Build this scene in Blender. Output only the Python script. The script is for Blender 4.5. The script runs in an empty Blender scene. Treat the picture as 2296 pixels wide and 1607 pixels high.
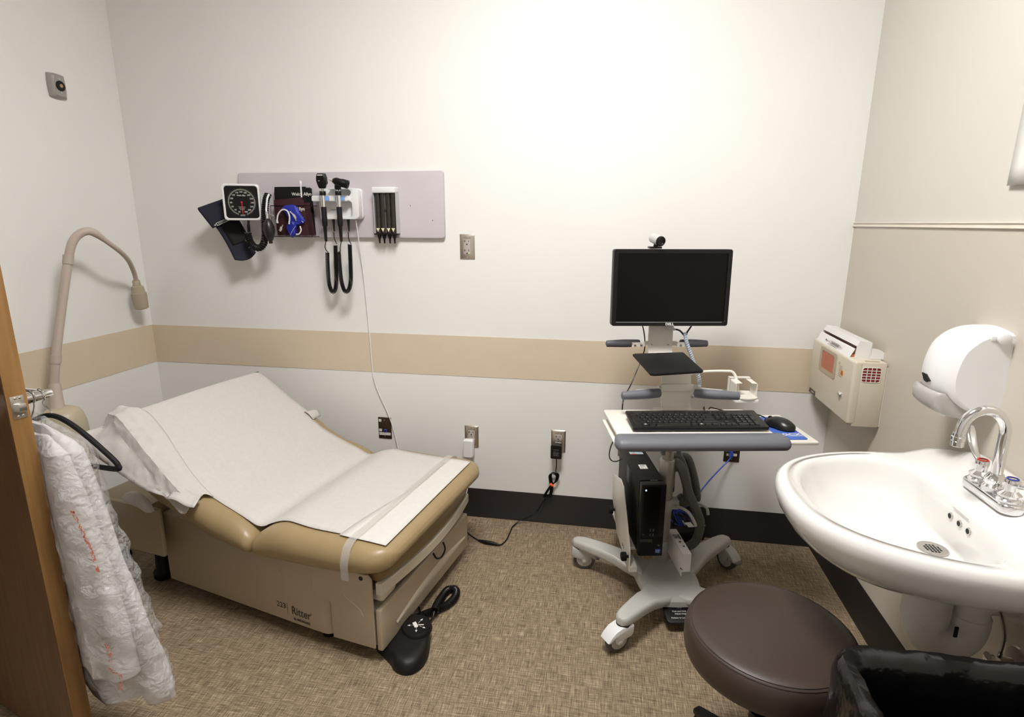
LIGHT = 64; EXPO = 0.0
import bpy, bmesh, math, random
from mathutils import Vector, Matrix, noise
random.seed(11)
COL = bpy.context.scene.collection
PI = math.pi
V = Vector

# ------------------------------------------------------------------ helpers
def lin(c):
    c /= 255.0
    return c / 12.92 if c <= 0.04045 else ((c + 0.055) / 1.055) ** 2.4
def S(r, g, b):
    return (lin(r), lin(g), lin(b))
def T(x, y, z): return Matrix.Translation((x, y, z))
def R(deg, ax): return Matrix.Rotation(math.radians(deg), 4, ax)
def frame(o, right, up):
    r = V(right).normalized(); u = V(up); u = (u - r * u.dot(r)).normalized(); n = r.cross(u)
    return Matrix(((r.x, u.x, n.x, o[0]), (r.y, u.y, n.y, o[1]), (r.z, u.z, n.z, o[2]), (0, 0, 0, 1)))

def mat(name, rgb, rough=0.5, metal=0.0, spec=0.5, var=0.04, vscale=(9, 9, 9), bump=0.0, bscale=200, coat=0.0, alpha=1.0, emit=None, trans=0.0):
    m = bpy.data.materials.new(name); m.use_nodes = True
    nt = m.node_tree; N = nt.nodes; L = nt.links; b = N['Principled BSDF']
    b.inputs['Roughness'].default_value = rough; b.inputs['Metallic'].default_value = metal
    b.inputs['Specular IOR Level'].default_value = spec; b.inputs['Coat Weight'].default_value = coat
    b.inputs['Alpha'].default_value = alpha; b.inputs['Transmission Weight'].default_value = trans
    b.inputs['Base Color'].default_value = (*rgb, 1)
    tc = N.new('ShaderNodeTexCoord')
    if var > 0:
        mp = N.new('ShaderNodeMapping'); mp.inputs['Scale'].default_value = vscale
        nz = N.new('ShaderNodeTexNoise'); nz.inputs['Scale'].default_value = 1.0; nz.inputs['Detail'].default_value = 3
        rp = N.new('ShaderNodeMapRange'); rp.inputs['To Min'].default_value = 1 - var; rp.inputs['To Max'].default_value = 1 + var
        rp.inputs['From Min'].default_value = 0.3; rp.inputs['From Max'].default_value = 0.7
        mx = N.new('ShaderNodeVectorMath'); mx.operation = 'SCALE'; mx.inputs[0].default_value = rgb
        L.new(tc.outputs['Object'], mp.inputs['Vector']); L.new(mp.outputs['Vector'], nz.inputs['Vector'])
        L.new(nz.outputs['Fac'], rp.inputs['Value']); L.new(rp.outputs['Result'], mx.inputs['Scale'])
        L.new(mx.outputs['Vector'], b.inputs['Base Color'])
    if bump > 0:
        n2 = N.new('ShaderNodeTexNoise'); n2.inputs['Scale'].default_value = bscale; n2.inputs['Detail'].default_value = 2
        bp = N.new('ShaderNodeBump'); bp.inputs['Strength'].default_value = bump; bp.inputs['Distance'].default_value = 0.002
        L.new(tc.outputs['Object'], n2.inputs['Vector']); L.new(n2.outputs['Fac'], bp.inputs['Height']); L.new(bp.outputs['Normal'], b.inputs['Normal'])
    if emit:
        b.inputs['Emission Color'].default_value = (*emit[0], 1); b.inputs['Emission Strength'].default_value = emit[1]
    return m

class MB:
    """collects shapes (world coordinates after self.M) into one mesh"""
    def __init__(s, M=None): s.bm = bmesh.new(); s.M = M or Matrix()
    def add(s, verts, faces, M=None):
        MM = s.M @ M if M is not None else s.M
        vs = [s.bm.verts.new(MM @ V(v)) for v in verts]
        for f in faces:
            try: s.bm.faces.new([vs[i] for i in f])
            except ValueError: pass
        return s
    def merge(s, b2, M=None):
        b2.verts.ensure_lookup_table(); b2.verts.index_update()
        s.add([v.co.copy() for v in b2.verts], [[v.index for v in f.verts] for f in b2.faces], M); b2.free(); return s
    def box(s, x0, x1, y0, y1, z0, z1, bev=0.0, seg=2, M=None):
        b = bmesh.new(); bmesh.ops.create_cube(b, size=1)
        for v in b.verts: v.co = V(((x0 + x1) / 2 + v.co.x * (x1 - x0), (y0 + y1) / 2 + v.co.y * (y1 - y0), (z0 + z1) / 2 + v.co.z * (z1 - z0)))
        if bev: bmesh.ops.bevel(b, geom=list(b.edges), offset=bev, segments=seg, profile=0.5, affect='EDGES', clamp_overlap=True)
        return s.merge(b, M)
    def prism(s, pts, z0, z1, bev=0.0, seg=2, M=None, sides=False):
        b = bmesh.new(); n = len(pts)
        lo = [b.verts.new((p[0], p[1], z0)) for p in pts]; hi = [b.verts.new((p[0], p[1], z1)) for p in pts]
        b.faces.new(lo[::-1]); b.faces.new(hi)
        for i in range(n): b.faces.new((lo[i], lo[(i + 1) % n], hi[(i + 1) % n], hi[i]))
        bmesh.ops.recalc_face_normals(b, faces=list(b.faces))
        if bev:
            ed = [e for e in b.edges if sides or abs(e.verts[0].co.z - e.verts[1].co.z) < 1e-9]
            bmesh.ops.bevel(b, geom=ed, offset=bev, segments=seg, profile=0.5, affect='EDGES', clamp_overlap=True)
        return s.merge(b, M)
    def loft(s, rings, closed=True, cap=(True, True), M=None):
        n = len(rings[0]); vs = [p for r in rings for p in r]; fs = []
        for k in range(len(rings) - 1):
            for i in range(n if closed else n - 1):
                j = (i + 1) % n; fs.append((k * n + i, k * n + j, (k + 1) * n + j, (k + 1) * n + i))
        if cap[0]: fs.append(tuple(range(n))[::-1])
        if cap[1]: fs.append(tuple((len(rings) - 1) * n + i for i in range(n)))
        return s.add(vs, fs, M)
    def grid(s, f, nu, nv, M=None):
        vs = [f(i / nu, j / nv) for j in range(nv + 1) for i in range(nu + 1)]; fs = []
        for j in range(nv):
            for i in range(nu):
                a = j * (nu + 1) + i; fs.append((a, a + 1, a + nu + 2, a + nu + 1))
        return s.add(vs, fs, M)
    def lathe(s, prof, n=24, M=None, cap=(True, True)):
        rings = [[(r * math.cos(2 * PI * i / n), r * math.sin(2 * PI * i / n), z) for i in range(n)] for r, z in prof]
        return s.loft(rings, True, cap, M)
    def tube(s, pts, r, n=8, closed=False, M=None, cap=True):
        pts = [V(p) for p in pts]; m = len(pts)
        rad = r if isinstance(r, (list, tuple)) else [r] * m
        fr = frames(pts, closed); rings = []
        for k in range(m):
            u, w = fr[k]
            rings.append([tuple(pts[k] + (u * math.cos(2 * PI * i / n) + w * math.sin(2 * PI * i / n)) * rad[k]) for i in range(n)])
        if closed: rings.append(rings[0])
        return s.loft(rings, True, (cap and not closed, cap and not closed), M)
    def text(s, body, size, M, extrude=0.0002, align='CENTER', sx=1.0, bold=0.0, shear=0.0):
        cu = bpy.data.curves.new('t', 'FONT'); cu.body = body; cu.size = size; cu.extrude = extrude; cu.align_x = align; cu.align_y = 'CENTER'
        cu.resolution_u = 3; cu.offset = bold; cu.shear = shear
        o = bpy.data.objects.new('t', cu); COL.objects.link(o)
        dg = bpy.context.evaluated_depsgraph_get(); me = bpy.data.meshes.new_from_object(o.evaluated_get(dg))
        vs = [(v.co.x * sx, v.co.y, v.co.z) for v in me.vertices]; fs = [tuple(p.vertices) for p in me.polygons]
        bpy.data.objects.remove(o); bpy.data.curves.remove(cu); bpy.data.meshes.remove(me)
        return s.add(vs, fs, M)

def frames(pts, closed=False):
    m = len(pts); tan = []
    for k in range(m):
        a = pts[(k - 1) % m] if (closed or k > 0) else pts[k]; b = pts[(k + 1) % m] if (closed or k < m - 1) else pts[k]
        d = b - a; tan.append(d.normalized() if d.length > 1e-9 else V((0, 0, 1)))
    u = tan[0].orthogonal().normalized(); out = []
    for k in range(m):
        u = (u - tan[k] * u.dot(tan[k]))
        u = u.normalized() if u.length > 1e-6 else tan[k].orthogonal().normalized()
        out.append((u.copy(), tan[k].cross(u)))
    return out
def spl(pts, n=8, closed=False):
    """Catmull-Rom through pts"""
    P = [V(p) for p in pts]; m = len(P); out = []
    for i in range(m if closed else m - 1):
        g = lambda k: P[k % m] if closed else P[min(max(k, 0), m - 1)]
        p0, p1, p2, p3 = g(i - 1), g(i), g(i + 1), g(i + 2)
        for k in range(n):
            t = k / n
            out.append(0.5 * ((2 * p1) + (p2 - p0) * t + (2 * p0 - 5 * p1 + 4 * p2 - p3) * t * t + (3 * p1 - p0 - 3 * p2 + p3) * t ** 3))
    if not closed: out.append(P[-1])
    return out
def coil(path, Rr, pitch, per=9):
    """helix round a path"""
    P = [V(p) for p in path]; L = [0]
    for a, b in zip(P, P[1:]): L.append(L[-1] + (b - a).length)
    tot = L[-1]; n = int(tot / pitch * per); fr = frames(P); out = []; k = 0
    for i in range(n + 1):
        s = tot * i / n
        while k < len(P) - 2 and L[k + 1] < s: k += 1
        t = (s - L[k]) / max(L[k + 1] - L[k], 1e-9); c = P[k].lerp(P[k + 1], t)
        u = fr[k][0].lerp(fr[k + 1][0], t).normalized(); w = fr[k][1].lerp(fr[k + 1][1], t).normalized()
        a = 2 * PI * i / per; out.append(c + (u * math.cos(a) + w * math.sin(a)) * Rr)
    return out
def rrect(x0, x1, y0, y1, r, n=5):
    out = []
    for cx, cy, a0 in ((x1 - r, y1 - r, 0), (x0 + r, y1 - r, 90), (x0 + r, y0 + r, 180), (x1 - r, y0 + r, 270)):
        for i in range(n + 1):
            a = math.radians(a0 + 90 * i / n); out.append((cx + r * math.cos(a), cy + r * math.sin(a)))
    return out
def circ(cx, cy, r, n=24): return [(cx + r * math.cos(2 * PI * i / n), cy + r * math.sin(2 * PI * i / n)) for i in range(n)]

WM = {}
def obj(name, mb, m, parent=None, sharp=38, label=None, kind=None, cat=None, group=None, bevel=0, solid=0, sub=0, origin=None):
    bm = mb.bm
    bmesh.ops.remove_doubles(bm, verts=list(bm.verts), dist=1e-6)
    bmesh.ops.recalc_face_normals(bm, faces=list(bm.faces))
    if parent is not None: W = WM[parent.name]
    else:
        if origin is None:
            cs = [v.co for v in bm.verts]
            origin = ((min(c.x for c in cs) + max(c.x for c in cs)) / 2, (min(c.y for c in cs) + max(c.y for c in cs)) / 2, min(c.z for c in cs))
        W = T(*origin)
    bm.transform(W.inverted())
    lim = math.radians(sharp)
    for f in bm.faces: f.smooth = True
    for e in bm.edges:
        if len(e.link_faces) == 2: e.smooth = e.calc_face_angle(0) < lim
    me = bpy.data.meshes.new(name); bm.to_mesh(me); bm.free()
    if isinstance(m, (list, tuple)):
        for x in m: me.materials.append(x)
    else: me.materials.append(m)
    o = bpy.data.objects.new(name, me); COL.objects.link(o)
    if parent is not None: o.parent = parent
    else: o.matrix_world = W; 
    WM[o.name] = W
    if bevel:
        b = o.modifiers.new('bevel', 'BEVEL'); b.width = bevel; b.segments = 2; b.limit_method = 'ANGLE'; b.angle_limit = math.radians(40)
    if solid:
        b = o.modifiers.new('solid', 'SOLIDIFY'); b.thickness = solid; b.offset = 0
    if sub:
        b = o.modifiers.new('sub', 'SUBSURF'); b.levels = sub; b.render_levels = sub
    if label: o['label'] = label
    if kind: o['kind'] = kind
    if cat: o['category'] = cat
    if group: o['group'] = group
    return o
def thing(name, label, cat, loc=(0, 0, 0), rz=0, group=None, kind=None):
    o = bpy.data.objects.new(name, None); COL.objects.link(o); o.empty_display_size = 0.05
    W = T(*loc) @ R(rz, 'Z'); o.matrix_world = W; WM[o.name] = W
    if label: o['label'] = label
    if cat: o['category'] = cat
    if group: o['group'] = group
    if kind: o['kind'] = kind
    return o

# ------------------------------------------------------------------ materials
M_wall = mat('white_paint', (0.82, 0.805, 0.777), 0.55, var=0.015, vscale=(2, 2, 2), bump=0.04, bscale=350)
M_cream = mat('cream_paint', (0.65, 0.618, 0.565), 0.55, var=0.015, vscale=(2, 2, 2), bump=0.04, bscale=350)
M_panel = mat('beige_wall_panel', (0.575, 0.52, 0.445), 0.45, var=0.02, vscale=(2, 2, 2))
M_tanband = mat('tan_wall_guard', (0.67, 0.56, 0.42), 0.5, var=0.02)
M_ceil = mat('ceiling_tile', (0.80, 0.79, 0.76), 0.8, bump=0.2, bscale=90)
M_base = mat('dark_rubber_base', S(34, 29, 27), 0.42, var=0.1)
M_trim = mat('cream_trim', (0.74, 0.68, 0.58), 0.4)

def floor_mat():
    m = bpy.data.materials.new('woven_vinyl_floor'); m.use_nodes = True
    nt = m.node_tree; N = nt.nodes; L = nt.links; b = N['Principled BSDF']; b.inputs['Roughness'].default_value = 0.62
    b.inputs['Specular IOR Level'].default_value = 0.3
    tc = N.new('ShaderNodeTexCoord')
    def streak(sx, sy, seed, detail=2.0):
        mp = N.new('ShaderNodeMapping'); mp.inputs['Scale'].default_value = (sx, sy, 1); mp.inputs['Location'].default_value = (seed, seed * 1.7, 0)
        n = N.new('ShaderNodeTexNoise'); n.inputs['Scale'].default_value = 1; n.inputs['Detail'].default_value = detail
        L.new(tc.outputs['Object'], mp.inputs['Vector']); L.new(mp.outputs['Vector'], n.inputs['Vector']); return n.outputs['Fac']
    def math_(op, a, bb):
        n = N.new('ShaderNodeMath'); n.operation = op
        for i, x in enumerate((a, bb)):
            if isinstance(x, (int, float)): n.inputs[i].default_value = x
            else: L.new(x, n.inputs[i])
        return n.outputs[0]
    a = streak(22, 520, 3.1); c = streak(520, 22, 9.7); d = streak(12, 260, 21.0); e = streak(260, 12, 33.0)
    s1 = math_('ADD', math_('MULTIPLY', math_('ADD', a, c), 0.33), math_('MULTIPLY', math_('ADD', d, e), 0.17))
    rp = N.new('ShaderNodeValToRGB'); cr = rp.color_ramp
    cr.elements[0].position = 0.36; cr.elements[0].color = (0.060, 0.041, 0.024, 1)
    cr.elements[1].position = 0.66; cr.elements[1].color = (0.62, 0.50, 0.335, 1)
    x = cr.elements.new(0.485); x.color = (0.215, 0.158, 0.098, 1)
    x = cr.elements.new(0.55); x.color = (0.34, 0.262, 0.172, 1)
    L.new(s1, rp.inputs['Fac']); L.new(rp.outputs['Color'], b.inputs['Base Color'])
    bp = N.new('ShaderNodeBump'); bp.inputs['Strength'].default_value = 0.25; bp.inputs['Distance'].default_value = 0.002
    L.new(s1, bp.inputs['Height']); L.new(bp.outputs['Normal'], b.inputs['Normal'])
    return m
M_floor = floor_mat()

def wood_mat(name, c1, c2):
    m = bpy.data.materials.new(name); m.use_nodes = True
    nt = m.node_tree; N = nt.nodes; L = nt.links; b = N['Principled BSDF']; b.inputs['Roughness'].default_value = 0.38
    tc = N.new('ShaderNodeTexCoord'); mp = N.new('ShaderNodeMapping'); mp.inputs['Scale'].default_value = (60, 60, 4)
    n = N.new('ShaderNodeTexNoise'); n.inputs['Scale'].default_value = 1; n.inputs['Detail'].default_value = 4
    rp = N.new('ShaderNodeValToRGB'); rp.color_ramp.elements[0].position = 0.3; rp.color_ramp.elements[1].position = 0.72
    rp.color_ramp.elements[0].color = (*c1, 1); rp.color_ramp.elements[1].color = (*c2, 1)
    L.new(tc.outputs['Object'], mp.inputs['Vector']); L.new(mp.outputs['Vector'], n.inputs['Vector']); L.new(n.outputs['Fac'], rp.inputs['Fac']); L.new(rp.outputs['Color'], b.inputs['Base Color'])
    return m
M_wood = wood_mat('door_veneer', (0.115, 0.058, 0.027), (0.19, 0.098, 0.045))
M_woodedge = wood_mat('door_edge_wood', (0.20, 0.10, 0.030), (0.30, 0.16, 0.055))

M_chrome = mat('chrome', (0.82, 0.82, 0.83), 0.09, metal=1, var=0)
M_satin = mat('satin_steel', (0.60, 0.57, 0.53), 0.3, metal=1, var=0.06, vscale=(4, 300, 4))
M_steel = mat('outlet_steel', (0.55, 0.49, 0.42), 0.32, metal=1, var=0.06, vscale=(300, 4, 4))
M_bronze = mat('dark_bronze_plate', S(72, 56, 44), 0.35, metal=0.6)
M_beige = mat('beige_enamel', (0.44, 0.37, 0.265), 0.42, var=0.02)
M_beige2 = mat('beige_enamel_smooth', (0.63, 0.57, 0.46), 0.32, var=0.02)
M_tan = mat('tan_vinyl', (0.335, 0.245, 0.125), 0.38, var=0.03, bump=0.05, bscale=500)
M_tan2 = mat('dark_tan_vinyl', (0.22, 0.15, 0.065), 0.38, var=0.03)
M_paper = mat('exam_paper', (0.585, 0.55, 0.522), 0.75, var=0.025, vscale=(60, 60, 60), bump=0.12, bscale=260)
M_paper2 = mat('exam_paper_double', (0.66, 0.63, 0.60), 0.75, var=0.025, vscale=(60, 60, 60), bump=0.12, bscale=260)
M_black = mat('black_plastic', S(13, 11, 10), 0.38, spec=.35, var=0.05)
M_blackm = mat('black_matte', S(11, 9, 9), 0.7, spec=.3, var=0.05)
M_blackg = mat('black_gloss', S(10, 9, 9), 0.12, var=0)
M_rubber = mat('black_rubber', S(16, 14, 14), 0.5, spec=.35, var=0.08)
M_grip = mat('grey_grip', S(104, 106, 114), 0.45, var=0.03)
M_hose = mat('grey_hose', S(92, 91, 88), 0.5, var=0.04)
M_cart = mat('cart_cream', (0.77, 0.735, 0.665), 0.38, var=0.02)
M_cartgrey = mat('cart_grey', (0.47, 0.46, 0.43), 0.35, var=0.02)
M_white = mat('white_plastic', (0.80, 0.79, 0.79), 0.32, var=0.01)
M_porc = mat('porcelain', (0.735, 0.722, 0.70), 0.08, var=0.0, coat=0.3)
M_board = mat('lilac_grey_board', S(196, 188, 192), 0.4, var=0.02)
M_lamp = mat('lamp_taupe', S(186, 172, 160), 0.45, var=0.02)
M_lampb = mat('lamp_beige', S(188, 176, 152), 0.4, var=0.02)
M_navy = mat('navy_cloth', S(18, 19, 37), 0.8, var=0.15, vscale=(400, 400, 400))
M_maroon = mat('maroon_cloth', S(54, 14, 18), 0.75, var=0.15, vscale=(300, 300, 300))
M_blue = mat('blue_nylon', S(28, 40, 150), 0.5, var=0.1)
M_cable = mat('blue_cable', S(48, 82, 190), 0.4, var=0.03)
M_mpad = mat('blue_pad', S(62, 98, 178), 0.6, var=0.02)
M_red = mat('red_mark', S(200, 40, 25), 0.5, var=0)
M_print = mat('dark_print', S(62, 52, 44), 0.6, var=0)
M_wprint = mat('white_print', S(225, 222, 216), 0.6, var=0)
M_orange = mat('orange_tie', S(255, 110, 40), 0.5, var=0)
M_seat = mat('brown_vinyl', S(60, 47, 40), 0.42, var=0.03, bump=0.06, bscale=450)
M_bin = mat('black_bin', S(18, 17, 17), 0.5, var=0.05)
M_bag = mat('black_bag', S(12, 11, 11), 0.16, var=0.05, bump=1.0, bscale=38)
M_bulb = mat('bulb_rubber', S(30, 27, 26), 0.35, var=0.03)
M_skyblue = mat('pale_blue_plastic', S(130, 170, 225), 0.4, var=0.0)
M_amber = mat('red_translucent', S(184, 104, 82), 0.3, var=0.1, vscale=(20, 20, 20))
M_darkred = mat('dark_red_liner', S(120, 30, 16), 0.4, var=0.1)
M_cloth = mat('white_coat_cloth', (0.60, 0.565, 0.56), 0.85, var=0.02, bump=0.1, bscale=400)
M_label = mat('label_white', S(230, 228, 222), 0.5, var=0)
M_socket = mat('grey_receptacle', S(178, 168, 164), 0.4, var=0)
M_silver = mat('silver_plastic', S(200, 198, 196), 0.3, metal=0.3, var=0)
M_paddle = mat('grey_paddle', S(176, 172, 168), 0.3, var=0.02)
M_led = mat('green_led', S(150, 200, 60), 0.4, var=0, emit=(S(170, 255, 70), 1.2))
M_ledw = mat('white_led', S(220, 235, 255), 0.4, var=0, emit=(S(220, 235, 255), 1.5))
M_dark = mat('dark_slot', S(18, 15, 13), 0.7, var=0)
M_toprint = mat('blue_print', S(120, 130, 175), 0.7, var=0)
M_insul = mat('white_insulation', (0.72, 0.69, 0.65), 0.5, var=0.03)
M_bag_print = mat('red_orange_print', S(236, 140, 116), 0.6, var=0)

def film_mat(name, amount, tint=(1, 1, 1), bscale=40, bstr=0.9, rough=0.08, dist=.01):
    m = bpy.data.materials.new(name); m.use_nodes = True
    nt = m.node_tree; N = nt.nodes; L = nt.links
    for n in list(N): N.remove(n)
    out = N.new('ShaderNodeOutputMaterial'); tr = N.new('ShaderNodeBsdfTransparent'); tr.inputs['Color'].default_value = (*tint, 1)
    gl = N.new('ShaderNodeBsdfPrincipled'); gl.inputs['Base Color'].default_value = (0.75, 0.75, 0.75, 1); gl.inputs['Roughness'].default_value = rough
    mx = N.new('ShaderNodeMixShader'); mx.inputs['Fac'].default_value = amount
    tc = N.new('ShaderNodeTexCoord'); nz = N.new('ShaderNodeTexNoise'); nz.inputs['Scale'].default_value = bscale; nz.inputs['Detail'].default_value = 3; nz.inputs['Distortion'].default_value = 0.8
    bp = N.new('ShaderNodeBump'); bp.inputs['Strength'].default_value = bstr; bp.inputs['Distance'].default_value = dist
    L.new(tc.outputs['Object'], nz.inputs['Vector']); L.new(nz.outputs['Fac'], bp.inputs['Height']); L.new(bp.outputs['Normal'], gl.inputs['Normal'])
    L.new(tr.outputs[0], mx.inputs[1]); L.new(gl.outputs[0], mx.inputs[2]); L.new(mx.outputs[0], out.inputs['Surface'])
    return m
M_film = film_mat('clear_film', 0.27, bscale=46, bstr=1.0, rough=0.10, dist=.03)
M_strap = film_mat('clear_strap', 0.34, tint=(0.93, 0.9, 0.86), bscale=6, bstr=0.1, rough=0.25)

# ------------------------------------------------------------------ the room
RW = 3.3528; RY = -3.7; RH = 2.95; Z0 = (0, 0, 0)
obj('floor', MB().box(-1.5, RW + .12, RY - .12, .12, -.08, 0), M_floor, kind='structure', origin=Z0)
obj('ceiling', MB().box(-1.5, RW + .12, RY - .12, .12, RH, RH + .08), M_ceil, kind='structure', origin=Z0)
obj('wall_back', MB().box(-.12, RW + .12, 0, .12, 0, RH), M_wall, kind='structure', origin=Z0)
w = MB().box(-.12, 0, -1.27, 0, 0, RH).box(-.12, 0, RY, -2.27, 0, RH).box(-.12, 0, -2.27, -1.27, 2.14, RH)
obj('wall_left', w, M_wall, kind='structure', origin=Z0)
obj('wall_right', MB().box(RW, RW + .12, RY, 0, 0, 1.468), M_panel, kind='structure', origin=Z0)
obj('wall_right_upper', MB().box(RW, RW + .12, RY, 0, 1.468, RH), M_cream, kind='structure', origin=Z0)
obj('wall_front', MB().box(-.12, RW + .12, RY - .12, RY, 0, RH), M_wall, kind='structure', origin=Z0)
obj('wall_hall', MB().box(-1.5, -1.38, RY - .12, .12, 0, RH).box(-1.38, -.12, 0, .12, 0, RH).box(-1.38, -.12, RY - .12, RY, 0, RH), M_wall, kind='structure', origin=Z0)
# dark cove base with a toe
def cove(name, p0, p1, n):
    d = V(p1) - V(p0); n = V(n); prof = [(0, 0), (.009, 0), (.009, .007), (.004, .016), (.003, .150), (.0015, .1545), (0, .1545)]
    rings = [[tuple(V(p) + n * a + V((0, 0, b))) for a, b in prof] for p in (p0, p1)]
    obj(name, MB().loft(rings), M_base, kind='structure', origin=Z0)
cove('baseboard_back', (.009, 0, 0), (RW - .009, 0, 0), (0, -1, 0))
cove('baseboard_left', (0, -1.16, 0), (0, 0, 0), (1, 0, 0))
cove('baseboard_right', (RW, 0, 0), (RW, RY + .01, 0), (-1, 0, 0))
# tan wall guards and the right wall's rail
obj('trim_1', MB().box(0.0021, RW, -.002, 0, .7441, .9425), M_tanband, kind='structure', origin=Z0)
obj('trim_2', MB().box(0, .002, -1.16, 0, .7441, .9425), M_tanband, kind='structure', origin=Z0)
rail = MB().box(RW - .006, RW, RY, 0, 1.459, 1.4625, bev=.001).box(RW - .003, RW, RY, 0, 1.4625, 1.4715).box(RW - .006, RW, RY, 0, 1.4715, 1.475, bev=.001)
obj('trim_3', rail, M_trim, kind='structure', origin=Z0)
obj('trim_4', MB().box(0, .012, -1.27, -1.17, 0, 2.24, bev=.002).box(0, .012, -2.37, -2.27, 0, 2.24, bev=.002).box(0, .012, -2.27, -1.27, 2.14, 2.24, bev=.002), M_cream, kind='structure', origin=Z0)
# recessed ceiling light
LCX = 2.15; LCY = -1.55
cl = thing('ceiling_light', 'recessed rectangular fluorescent light in the white ceiling', 'ceiling light', (LCX, LCY, RH))
LX, LY = .60, .30
obj('frame', MB().box(LCX - LX / 2 - .03, LCX + LX / 2 + .03, LCY - LY - .03, LCY - LY, RH - .012, RH).box(LCX - LX / 2 - .03, LCX + LX / 2 + .03, LCY + LY, LCY + LY + .03, RH - .012, RH).box(LCX - LX / 2 - .03, LCX - LX / 2, LCY - LY, LCY + LY, RH - .012, RH).box(LCX + LX / 2, LCX + LX / 2 + .03, LCY - LY, LCY + LY, RH - .012, RH), M_white, cl)
M_lum = mat('light_diffuser', (.9, .9, .88), .5, var=0, emit=((1.0, .99, .97), LIGHT))
obj('diffuser', MB().box(LCX - LX / 2, LCX + LX / 2, LCY - LY, LCY + LY, RH - .006, RH - .001), M_lum, cl)

# ------------------------------------------------------------------ door (open into the room, hinged on the left wall)
DO = V((.970, -1.526, 0)); DD = V((-.966, .258, 0)).normalized(); DN = V((.258, .966, 0)).normalized()
DM = Matrix(((DD.x, DN.x, 0, DO.x), (DD.y, DN.y, 0, DO.y), (0, 0, 1, 0), (0, 0, 0, 1)))   # local x: latch edge to hinge, y: hall face to room face
door = thing('door_1', None, None, tuple(DO), math.degrees(math.atan2(DD.y, DD.x)), kind='structure')
obj('door_slab', MB(DM).box(.003, .94, 0, .0445, .012, 2.12), M_wood, door)
obj('door_edge', MB(DM).box(0, .003, .0006, .0439, .012, 2.12, bev=.0008), M_woodedge, door)
lp = obj('latch_plate', MB(DM).box(-.0012, .0005, .008, .0365, 1.002, 1.059, bev=.0005), M_satin, door)
lb = MB(DM)
lb.prism([(.011, 0), (.0335, 0), (.0335, .012), (.018, .012)], 1.019, 1.041, bev=.003, M=Matrix(((0, -1, 0, -.0005), (1, 0, 0, 0), (0, 0, 1, 0), (0, 0, 0, 1))))
obj('latch_bolt', lb, M_satin, door)
for zz in (1.008, 1.053):
    for yy in (.0185, .028):
        obj('screw', MB(DM).lathe([(.003, 0), (.0034, .0007), (.002, .0012)], 12, T(-.0012, yy, zz) @ R(-90, 'Y')), M_chrome, door)
for nm, y0, sg in (('room_lever', .0445, 1), ('hall_lever', 0, -1)):
    h = MB(DM @ T(.07, y0, 1.03) @ R(-90 * sg, 'X'))
    h.lathe([(.033, 0), (.033, .006), (.029, .011), (.016, .012)], 28)
    h.lathe([(.0165, .010), (.0155, .03), (.0125, .06), (.0105, .078), (.0085, .084), (.004, .086)], 20)
    h2 = MB(DM).tube(spl([(.075, y0 + sg * .070, 1.03), (.10, y0 + sg * .072, 1.029), (.14, y0 + sg * .068, 1.029), (.185, y0 + sg * .062, 1.03)], 5), [.0085] * 10 + [.0075] * 6, 10)
    l = obj(nm, h, M_chrome, door); obj('lever_arm', h2, M_chrome, door)
obj('hinge', MB(DM).tube([(.945, .0445, .3), (.945, .0445, .4)], .006, 10), M_satin, door)
obj('hinge', MB(DM).tube([(.945, .0445, 1.75), (.945, .0445, 1.85)], .006, 10), M_satin, door)

# ------------------------------------------------------------------ magnetic door holder high on the left wall
mh = thing('door_holder', 'grey magnetic door holder with round black magnet high on the left wall', 'door holder', (0, -.33, 1.98))
HM = Matrix(((0, 0, 1, 0), (1, 0, 0, -.330), (0, 1, 0, 2.034), (0, 0, 0, 1)))   # local x -> world y, local y -> world z, local z -> +x
def barrel(hw, hh, bw, bh, n=6):
    pts = []
    for (ax, ay, bx, by) in ((-hw, -hh, hw, -hh), (hw, -hh, hw, hh), (hw, hh, -hw, hh), (-hw, hh, -hw, -hh)):
        for i in range(n):
            t = i / n; k = 4 * t * (1 - t); x = ax + (bx - ax) * t; y = ay + (by - ay) * t
            if ax == bx: x += math.copysign(bw * k, ax)
            else: y += math.copysign(bh * k, ay)
            pts.append((x, y))
    return pts
pb = MB(HM); pb.loft([[(x, y, z) for x, y in barrel(hw, hh, .004, .004)] for hw, hh, z in ((.037, .047, 0), (.037, .047, .006), (.036, .046, .010), (.021, .038, .022), (.020, .037, .0235))])
obj('mounting_plate', pb, mat('holder_grey', S(160, 154, 149), .4, metal=.2, var=.02), mh)
obj('magnet', MB(HM).lathe([(.0205, .0225), (.0205, .027), (.019, .0285), (.011, .0285)], 28), M_black, mh)
obj('magnet_core', MB(HM).lathe([(.0075, .0285), (.0075, .0305), (.005, .031)], 20), mat('brass_core', S(190, 150, 110), .35, metal=.5, var=0), mh)
for zz in (.027, -.027):
    obj('screw', MB(HM).lathe([(.0035, .023), (.0035, .0248), (.002, .0252)], 14, T(0, zz, 0)), M_silver, mh)

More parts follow.
